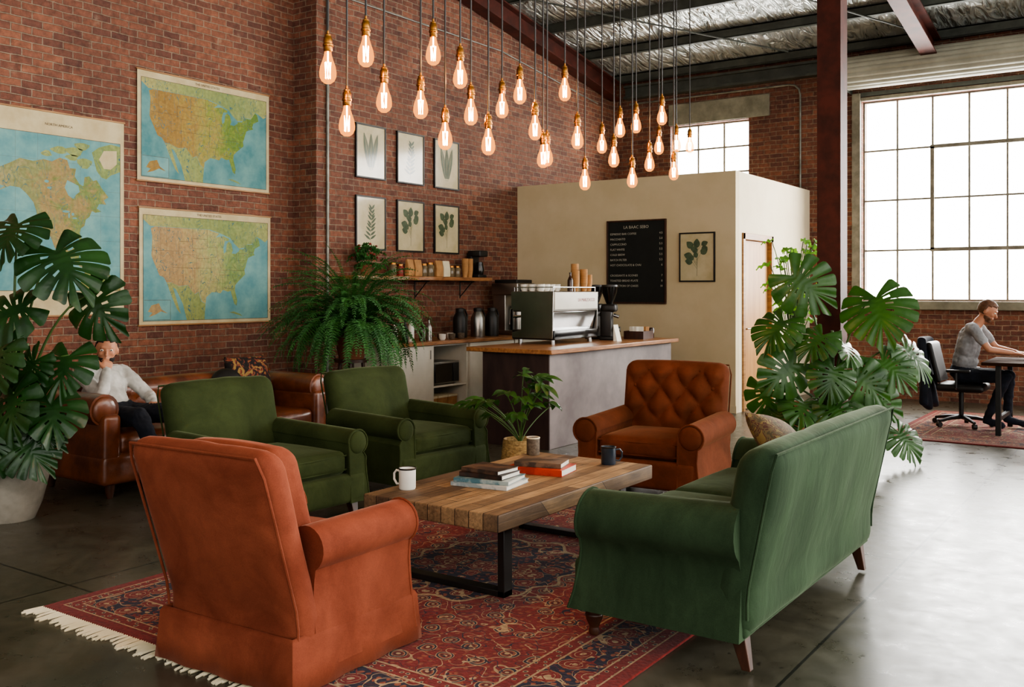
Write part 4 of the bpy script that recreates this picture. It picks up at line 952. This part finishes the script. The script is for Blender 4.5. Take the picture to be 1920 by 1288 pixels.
# espresso machine on bar
e=thing('espresso_machine','polished steel espresso machine with pale panels on the bar','espresso machine',(-5.52,8.80,CT))
bm=BM(); sbox(bm,(0,0,.44),(.52,.90,.215),.018,cuts=2); new('upper_body',bm,'brushed',e)
bm=BM(); sbox(bm,(.262,0,.45),(.012,.88,.18),.005,cuts=2); new('back_panel',bm,'whitepanel',e)
bm=BM(); extr(bm,[(-.12,.12),(.20,.12),(.25,.335),(-.12,.335)],lambda p,d:(p[0],d,p[1]),-.43,.43); new('lower_body',bm,'chrome',e,bev=.004)
bm=BM(); sbox(bm,(0,0,.095),(.53,.89,.10),.012,cuts=2); new('drip_tray',bm,'blackgloss',e)
for sx in (-.2,.2):
    for sy in (-.38,.38):
        bm=BM(); cyl(bm,(sx,sy,0),(sx,sy,.05),.024,n=14); new('foot',bm,'chrome',e)
for s in (-1,1):
    bm=BM(); extr(bm,[(-.25,.06),(.25,.06),(.262,.545),(-.262,.545),(-.262,.36),(-.14,.34),(-.14,.14),(-.25,.12)],lambda p,d:(p[0],d,p[1]),s*.452,s*.462); new('side_panel',bm,'brushed',e,bev=.003)
bm=BM(); tube(bm,[(-.24,-.43,.59),(.24,-.43,.59),(.24,.43,.59),(-.24,.43,.59),(-.24,-.43,.59)],.005,8)
for sx in (-.24,.24):
    for sy in (-.43,0,.43): cyl(bm,(sx,sy,.545),(sx,sy,.59),.005,n=8)
new('cup_rail',bm,'chrome',e)
for yy in (-.27,0,.27):
    bm=BM(); cyl(bm,(-.19,yy,.3),(-.19,yy,.36),.04); cyl(bm,(-.19,yy,.27),(-.19,yy,.3),.035); cyl(bm,(-.22,yy,.285),(-.36,yy,.275),.012,.016); new('group_head',bm,'chrome',e)
bm=BM(); tube(bm,[(-.24,-.41,.4),(-.3,-.42,.36),(-.31,-.42,.2)],.006,8); new('steam_wand',bm,'chrome',e)
text('LA MARZOCCO',.05,'red',e,(.269,.20,.44),(rad(90),0,rad(90)),'CENTER',ext=.001)
for i in range(14):
    x=-5.68+.1*(i%3); yy=8.44+.105*(i//3)
    small_cup((x,yy,CT+.5485),'white ceramic cup stored on top of the espresso machine','white','cups on the espresso machine',1.05)
for i,(x,yy,h) in enumerate(((-5.36,8.95,.22),(-5.44,9.07,.30),(-5.34,9.09,.24),(-5.34,9.19,.18))): paper_stack((x,yy,CT+.5485),h,'tall stack of brown paper cups on the espresso machine','paper cups on the machine')
bottle((-5.36,8.84,CT+.5485),'amber','black','dark syrup bottle on the espresso machine',.2,.03,'bottles on the machine')
def grinder(loc,rzz,lab):
    e=thing('coffee_grinder',lab,'grinder',loc,rzz,'coffee grinders')
    bm=BM(); sbox(bm,(0,0,.02),(.2,.18,.04),.01,cuts=2); sbox(bm,(-.03,0,.2),(.13,.14,.34),.02,cuts=2); sbox(bm,(.0,0,.36),(.17,.17,.09),.03,cuts=3); new('body',bm,'black',e)
    bm=BM(); lathe(bm,[(.03,.4),(.045,.43),(.085,.54),(.09,.6),(.085,.6),(.08,.545),(.04,.43)],24); new('hopper',bm,'dark_glass',e)
    bm=BM(); lathe(bm,[(0,.6),(.092,.6),(.09,.62),(0,.625)],24); new('lid',bm,'black',e)
    bm=BM(); cyl(bm,(.05,0,.28),(.11,0,.26),.02); cyl(bm,(.06,.02,.12),(.12,.02,.12),.03); new('dosing_spout',bm,'chrome',e)
grinder((-5.28,9.56,CT),.3,'black coffee grinder with smoked bean hopper on the bar'); grinder((-5.55,9.72,CT),.1,'black coffee grinder with smoked bean hopper on the bar')
bm=BM(); extr(bm,[(0,0),(.05,0),(.002,.18)],lambda p,d:(p[0],d,p[1]),-.05,.05)
tag(new('menu_card',bm,'paperw',loc=(-5.10,9.37,CT)),'white folded card standing on the bar','card')
e=thing('condiment_box','wooden box of sugar packets and napkins on the bar','box',(-5.15,10.02,CT),.1)
bm=BM()
b2(bm,-.12,.12,-.16,.16,0,.01); b2(bm,-.12,-.11,-.16,.16,.01,.09); b2(bm,.11,.12,-.16,.16,.01,.09); b2(bm,-.11,.11,-.16,-.15,.01,.09); b2(bm,-.11,.11,.15,.16,.01,.09); b2(bm,-.11,.11,-.005,.005,.01,.09); new('tray',bm,'walnut',e)
bm=BM()
for i in range(12): bx(bm,(random.uniform(-.06,.06),-.13+.11*i/11,.085),(.05,.006,.11),(random.uniform(-.2,.2),0,random.uniform(-.2,.2)))
o=new('sugar_packets',bm,'paperw',e); o['kind']='stuff'
bm=BM()
for i in range(8): bx(bm,(0,.03+.014*i,.075),(.16,.006,.12))
o=new('napkins',bm,'kraft',e); o['kind']='stuff'
lobj('jar',[(0,0),(.04,0),(.045,.1),(.035,.12),(0,.12)],'amber',(-5.12,10.27,CT),'small amber jar at the bar end','jar')
# ---------------------------------------------------------------- work table, office chair
TX,TY=-.72,11.38
e=thing('work_table','dark wooden work table with black steel legs on the faded rug','table',(TX,TY,RT))
bm=BM(); sbox(bm,(0,0,.735),(1.9,1.0,.035),.006,cuts=2); new('tabletop',bm,M('dark_table_wood','#3c2618','#281910',4,.85,stretch=(1,8,1),spec=.05),e)
for sx in (-.8,.8):
    for sy in (-.42,.42):
        bm=BM(); b2(bm,sx-.025,sx+.025,sy-.025,sy+.025,0,.718); new('leg',bm,'black',e,bev=.003)
    bm=BM(); b2(bm,sx-.02,sx+.02,-.395,.395,.15,.19); new('crossbar',bm,'black',e)
KT=RT+.753
e=thing('keyboard','thin white keyboard on the work table','keyboard',(-1.26,11.55,KT),rad(90))
bm=BM(); sbox(bm,(0,0,.008),(.42,.13,.014),.004,cuts=2); new('case',bm,'white',e)
bm=BM()
for r in range(4):
    for c in range(13): b2(bm,-.195+c*.03,-.17+c*.03,-.052+r*.028,-.028+r*.028,.0155,.019)
new('keys',bm,'paperw',e)
e=thing('computer_monitor','slim dark computer monitor standing on the work table','monitor',(-.78,11.6,KT),0)
bm=BM(); sbox(bm,(0,0,.30),(.02,.56,.33),.006,cuts=2); new('screen',bm,'blackgloss',e)
bm=BM(); b2(bm,.01,.03,-.03,.03,.008,.3); b2(bm,-.08,.1,-.11,.11,0,.01); new('stand',bm,'black',e)
lobj('cup',[(0,0),(.035,0),(.04,.09),(.037,.09),(.032,.01),(0,.01)],'white',(-1.2,11.15,KT),'white cup on the work table','cup')
e=thing('office_chair','black office swivel chair on castors at the work table','chair',(-1.97,11.55,RT))
for k in range(5):
    a=k*2*pi/5+.3; c,s=math.cos(a),math.sin(a)
    bm=BM(); tube(bm,[(0,0,.10),(.15*c,.15*s,.09),(.3*c,.3*s,.065)],[.028,.022,.016],8); new('base_arm',bm,'black',e)
    bm=BM(); cyl(bm,(.3*c-.02*s,.3*s+.02*c,.028),(.3*c+.02*s,.3*s-.02*c,.028),.028,n=16); cyl(bm,(.3*c,.3*s,.028),(.3*c,.3*s,.066),.008,n=8); new('castor',bm,'black',e)
bm=BM(); cyl(bm,(0,0,.09),(0,0,.4),.025); new('gas_lift',bm,'black',e)
bm=BM(); sbox(bm,(.02,0,.43),(.48,.5,.08),.035,(0,0,.01),6); new('seat',bm,'black',e)
def fbk(q,uu): q=q.copy(); q.x+=-.05*uu[2]+.03*uu[1]**2; return q
bm=BM(); sbox(bm,(-.27,0,.70),(.06,.44,.44),.028,(0,0,0),8,fbk); tube(bm,[(-.05,0,.4),(-.24,0,.41),(-.29,0,.55)],.02,8); new('backrest',bm,'black',e)
for s in (-1,1):
    bm=BM(); tube(bm,[(0,s*.24,.42),(0,s*.3,.44),(.0,s*.3,.60)],.014,8); sbox(bm,(.02,s*.3,.62),(.24,.06,.03),.012,cuts=2); new('armrest',bm,'black',e)
def fj(q,uu):
    q=q.copy(); t=(1-uu[2])/2; q.y*=1-.25*(1-t)**2+.06*math.sin(q.y*30+2); q.x+=.05*uu[1]**2+.03*math.sin(q.y*24+q.z*6)*t-.05*uu[2]-.04*t; q.z+=.03*math.sin(q.y*20)*(t>.9); return q
bm=BM(); sbox(bm,(-.36,0,.58),(.09,.52,.78),.04,(0,0,0),(3,22,16),fj)
tag(new('jacket',bm,'navy',loc=(-1.97,11.55,RT)),'dark navy jacket draped over the office chair back','jacket')
# ---------------------------------------------------------------- people
def seg_d(p,a,b,ra,rb):
    ab=b-a; t=max(0,min(1,(p-a).dot(ab)/max(ab.length_squared,1e-9))); return (p-(a+ab*t)).length-(ra+(rb-ra)*t)
def hand(bones,w,d,up,side,curl=.5,s=1.0,mt=0):
    d=d.normalized(); up=(up-d*up.dot(d)).normalized(); sd=d.cross(up)*side
    for k in (-1.5,-.5,.5,1.5):
        a=w+d*.01+sd*k*.010; b=w+d*.085*s+sd*k*.0205; bones.append((a,.013,b,.0115,mt))
        ln=[.062,.076,.082,.074][int(k+1.5)]*s
        d1=(d*math.cos(curl*.5)-up*math.sin(curl*.5)); d2=(d*math.cos(curl*1.3)-up*math.sin(curl*1.3)); d3=(d*math.cos(curl*1.9)-up*math.sin(curl*1.9))
        p1=b+d1*ln*.45; p2=p1+d2*ln*.33; p3=p2+d3*ln*.22
        bones.append((b,.0095,p1,.0085,mt)); bones.append((p1,.0085,p2,.008,mt)); bones.append((p2,.008,p3,.007,mt))
    t0=w+d*.025+sd*.025; t1=t0+d*.03+sd*.032-up*.008; t2=t1+d*.035+sd*.01-up*.01
    bones.append((t0,.014,t1,.0105,mt)); bones.append((t1,.0105,t2,.0085,mt))
def person(lab,loc,rzz,bones,ells,mats,head,hdir,hup,hair,beard=None,vox=.0085):
    e=thing('person',lab,'person',loc,rzz); bm=BM()
    for a,ra,b,rb,mt in bones:
        a,b=Vector(a),Vector(b)
        tube(bm,[a,b],[ra,rb],12); sph(bm,a,ra,12); sph(bm,b,rb,12)
    for c,r,rot,mt in ells: sph(bm,c,r,20,rot)
    head=Vector(head); x=Vector(hdir).normalized(); z=Vector(hup); z=(z-x*z.dot(x)).normalized(); y=z.cross(x)
    Mh=Matrix(((x.x,y.x,z.x,head.x),(x.y,y.y,z.y,head.y),(x.z,y.z,z.z,head.z),(0,0,0,1)))
    hb=BM()
    sph(hb,(-.005,0,.02),(.098,.077,.098),24); sph(hb,(.03,0,-.045),(.06,.056,.065),20); sph(hb,(.066,0,-.088),(.022,.026,.02),12)
    tube(hb,[(.088,0,.018),(.108,0,-.012),(.112,0,-.024)],[.009,.012,.013],8); sph(hb,(.113,0,-.022),.0135,10)
    sph(hb,(.088,0,.034),(.012,.05,.008),14)
    sph(hb,(.090,0,-.052),(.011,.024,.006),12); sph(hb,(.089,0,-.061),(.011,.022,.007),12)
    for s in (-1,1): sph(hb,(-.005,s*.079,-.008),(.02,.009,.032),12,(0,0,s*.3)); sph(hb,(.068,s*.038,-.018),(.02,.022,.02),10)
    bmesh.ops.transform(hb,matrix=Mh,verts=hb.verts)
    tm=bpy.data.meshes.new('t'); hb.to_mesh(tm); hb.free(); bm.from_mesh(tm)
    me=bpy.data.meshes.new('body'); bm.to_mesh(me); bm.free()
    o=bpy.data.objects.new('t',me); COL.objects.link(o)
    r=o.modifiers.new('r','REMESH'); r.mode='VOXEL'; r.voxel_size=vox; sm=o.modifiers.new('s','SMOOTH'); sm.iterations=3; sm.factor=.5
    dg=bpy.context.evaluated_depsgraph_get(); nm=bpy.data.meshes.new_from_object(o.evaluated_get(dg)); bpy.data.objects.remove(o)
    for m in mats: nm.materials.append(MAT[m])
    nm.shade_smooth()
    B=[(Vector(a),ra,Vector(b),rb,mt) for a,ra,b,rb,mt in bones]
    for p in nm.polygons:
        c=p.center; best=(head-c).length-.115; mi=0
        for a,ra,b,rb,mt in B:
            dd=seg_d(c,a,b,ra,rb)
            if dd<best: best,mi=dd,mt
        for cc,rr,rot,mt in ells:
            q=c-Vector(cc)
            dd=(math.sqrt(sum((q[i]/rr[i])**2 for i in range(3)))-1)*min(rr)
            if dd<best: best,mi=dd,mt
        p.material_index=mi
    # cloth folds: shallow wrinkles on clothed vertices only
    cl=set()
    for p in nm.polygons:
        if p.material_index: cl.update(p.vertices)
        else: cl.difference_update(p.vertices)
    for i in cl:
        v=nm.vertices[i]; q=v.co
        v.co=q+v.normal*(.010*noise.noise(Vector((q.x*14,q.y*9,q.z*22)))+.004*noise.noise(q*40))
    o=bpy.data.objects.new('body',nm); COL.objects.link(o); o.parent=e
    def cap(nm_,keep,grow,mt):
        hb=BM(); sph(hb,(-.005,0,.02),(.098+grow,.077+grow,.098+grow),32)
        if nm_=='beard': hb.free(); hb=BM(); sph(hb,(.03,0,-.048),(.064,.060,.066),28); sph(hb,(.066,0,-.09),(.026,.03,.024),14)
        dl=[f for f in hb.faces if not keep(f.calc_center_median())]
        bmesh.ops.delete(hb,geom=dl,context='FACES')
        for v in hb.verts: v.co+=Vector((noise.noise(v.co*60),noise.noise(v.co*60+Vector((5,0,0))),noise.noise(v.co*60+Vector((0,9,0)))))*.005
        bmesh.ops.transform(hb,matrix=Mh,verts=hb.verts); ob=new(nm_,hb,mt,e); so=ob.modifiers.new('s','SOLIDIFY'); so.thickness=.008
    cap('hair',lambda c:c.z>.058+.28*max(0,c.x) or (c.x<.0 and c.z>-.045) ,.007,hair)
    if beard: cap('beard',lambda c:c.z<-.052 and c.x>.0 and not(c.x>.085 and -.066<c.z<-.048 and abs(c.y)<.02),.004,beard)
    for s in (-1,1):
        hb=BM(); sph(hb,(.0845,s*.033,.012),(.0105,.013,.0085),12); sph(hb,(.094,s*.033,.012),(.003,.005,.005),8,mi=1)
        bmesh.ops.transform(hb,matrix=Mh,verts=hb.verts); new('eye',hb,['paperw','black'],e)
    return e
V=Vector
B=[]
hip=.565
for s in (-1,1):
    B+=[(V((0,s*.09,hip)),.09,V((.44,s*.12,.565)),.062,2),(V((.44,s*.12,.565)),.06,V((.26 if s<0 else .42,s*.12,.13)),.042,2),(V((.25 if s<0 else .41,s*.12,.09)),.04,V((.40 if s<0 else .58,s*.14,.05)),.036,2)]
    sh=V((.13,s*.185,1.08)); el=V((.29,s*.23,.86)); wr=V((.50,s*.12,.825))
    B+=[(sh,.058,sh.lerp(el,.62),.052,1),(sh.lerp(el,.5),.042,el,.037,0),(el,.037,wr,.026,0)]
    hand(B,wr,V((1,-s*.25,-.12)),V((0,0,1)),s,.35)
B+=[(V((.0,0,.58)),.125,V((.02,0,.75)),.125,1),(V((.02,0,.75)),.125,V((.08,0,.98)),.13,1),(V((.10,-.12,1.07)),.07,V((.10,.12,1.07)),.07,1),(V((.11,0,1.08)),.058,V((.19,0,1.19)),.05,0)]
E=[((.0,0,.60),(.14,.175,.10),None,2),((.05,0,.88),(.12,.18,.2),(0,.15,0),1),((.02,0,.72),(.13,.165,.14),None,1)]
person('bearded man in grey t-shirt and navy trousers typing at a desk',(-1.95,11.55,RT),0,B,E,['skin','shirtg','navy'],(.24,0,1.27),(1,0,-.55),(.45,0,1),'hair','hair')
# man reclining on the leather sofa, legs stretched out, hand raised to face
B=[]
for s in (-1,1):
    B+=[(V((-.02,s*.09,.555)),.09,V((.44,s*.13,.59)),.07,2),(V((.44,s*.13,.59)),.067,V((.74,s*.14,.24)),.046,2),(V((.76,s*.14,.14)),.04,V((.90,s*.16,.07)),.037,2)]
sh=V((-.19,.18,.87)); el=V((.02,.27,.68)); wr=V((.22,.16,.65)); B+=[(sh,.058,el,.05,1),(el,.05,wr,.036,1)]; hand(B,wr,V((.9,-.3,-.1)),V((.1,0,1)),1,.5)
sh=V((-.19,-.18,.87)); el=V((.09,-.20,.72)); wr=V((.07,-.14,.90)); B+=[(sh,.058,el,.05,1),(el,.05,wr,.036,1)]; hand(B,wr,V((-.35,.35,.75)),V((1,-.2,.3)),-1,1.0,.9)
B+=[(V((-.02,0,.57)),.125,V((-.13,0,.70)),.135,1),(V((-.13,0,.70)),.135,V((-.21,0,.81)),.13,1),(V((-.20,-.12,.86)),.07,V((-.20,.12,.86)),.07,1),(V((-.20,0,.87)),.055,V((-.15,0,.97)),.05,0)]
E=[((-.02,0,.585),(.14,.175,.10),None,2),((-.16,0,.75),(.12,.18,.16),None,1)]
person('man in pale shirt reclining on leather sofa, hand at face',(-6.69,4.35,-.01),rad(2),B,E,['skin','shirtw','navy'],(-.12,-.01,1.05),(1,-.7,-.1),(0.05,0,1),'hairblk','hairblk')
# ---------------------------------------------------------------- light, world, camera
def area(x,y,z,rot,sx,sy,p,col=(1,1,1),nm='window_daylight'):
    l=bpy.data.lights.new(nm,'AREA'); l.shape='RECTANGLE'; l.size=sx; l.size_y=sy; l.energy=p; l.color=col
    o=bpy.data.objects.new(nm,l); COL.objects.link(o); o.location=(x,y,z); o.rotation_euler=rot; return o
area((W1[0]+W1[1])/2,YB+.5,2.8,(rad(-90),0,0),4.6,3.2,600,(1,.98,.94))
area((W2[0]+W2[1])/2,YB+.5,3.6,(rad(-90),0,0),1.8,1.6,100,(1,.98,.94))
w=bpy.data.worlds.new('overcast_sky'); S.world=w; w.use_nodes=True; t=w.node_tree
bg=t.nodes['Background']; tc=t.nodes.new('ShaderNodeTexCoord'); sp=t.nodes.new('ShaderNodeSeparateXYZ'); t.links.new(tc.outputs['Generated'],sp.inputs[0])
def mapr(sock,a,b,c,d):
    mr=t.nodes.new('ShaderNodeMapRange')
    for i,v in zip((1,2,3,4),(a,b,c,d)): mr.inputs[i].default_value=v
    t.links.new(sock,mr.inputs[0]); return mr.outputs[0]
ad=t.nodes.new('ShaderNodeMath'); ad.operation='ADD'
t.links.new(mapr(sp.outputs[1],.15,.75,.60,9.0),ad.inputs[0]); t.links.new(mapr(sp.outputs[0],-.1,.9,0.0,2.0),ad.inputs[1])
t.links.new(ad.outputs[0],bg.inputs[1]); bg.inputs[0].default_value=(1.0,.975,.93,1)
cam=bpy.data.cameras.new('camera'); co=bpy.data.objects.new('camera',cam); COL.objects.link(co)
co.location=(0,0,1.5); co.rotation_euler=(rad(90),0,rad(34.69)); cam.sensor_width=36; cam.lens=33.86; cam.shift_y=-99/1920; cam.clip_start=.05
S.camera=co
S.view_settings.view_transform='AgX'; S.view_settings.look='AgX - Medium High Contrast'; S.view_settings.exposure=.34
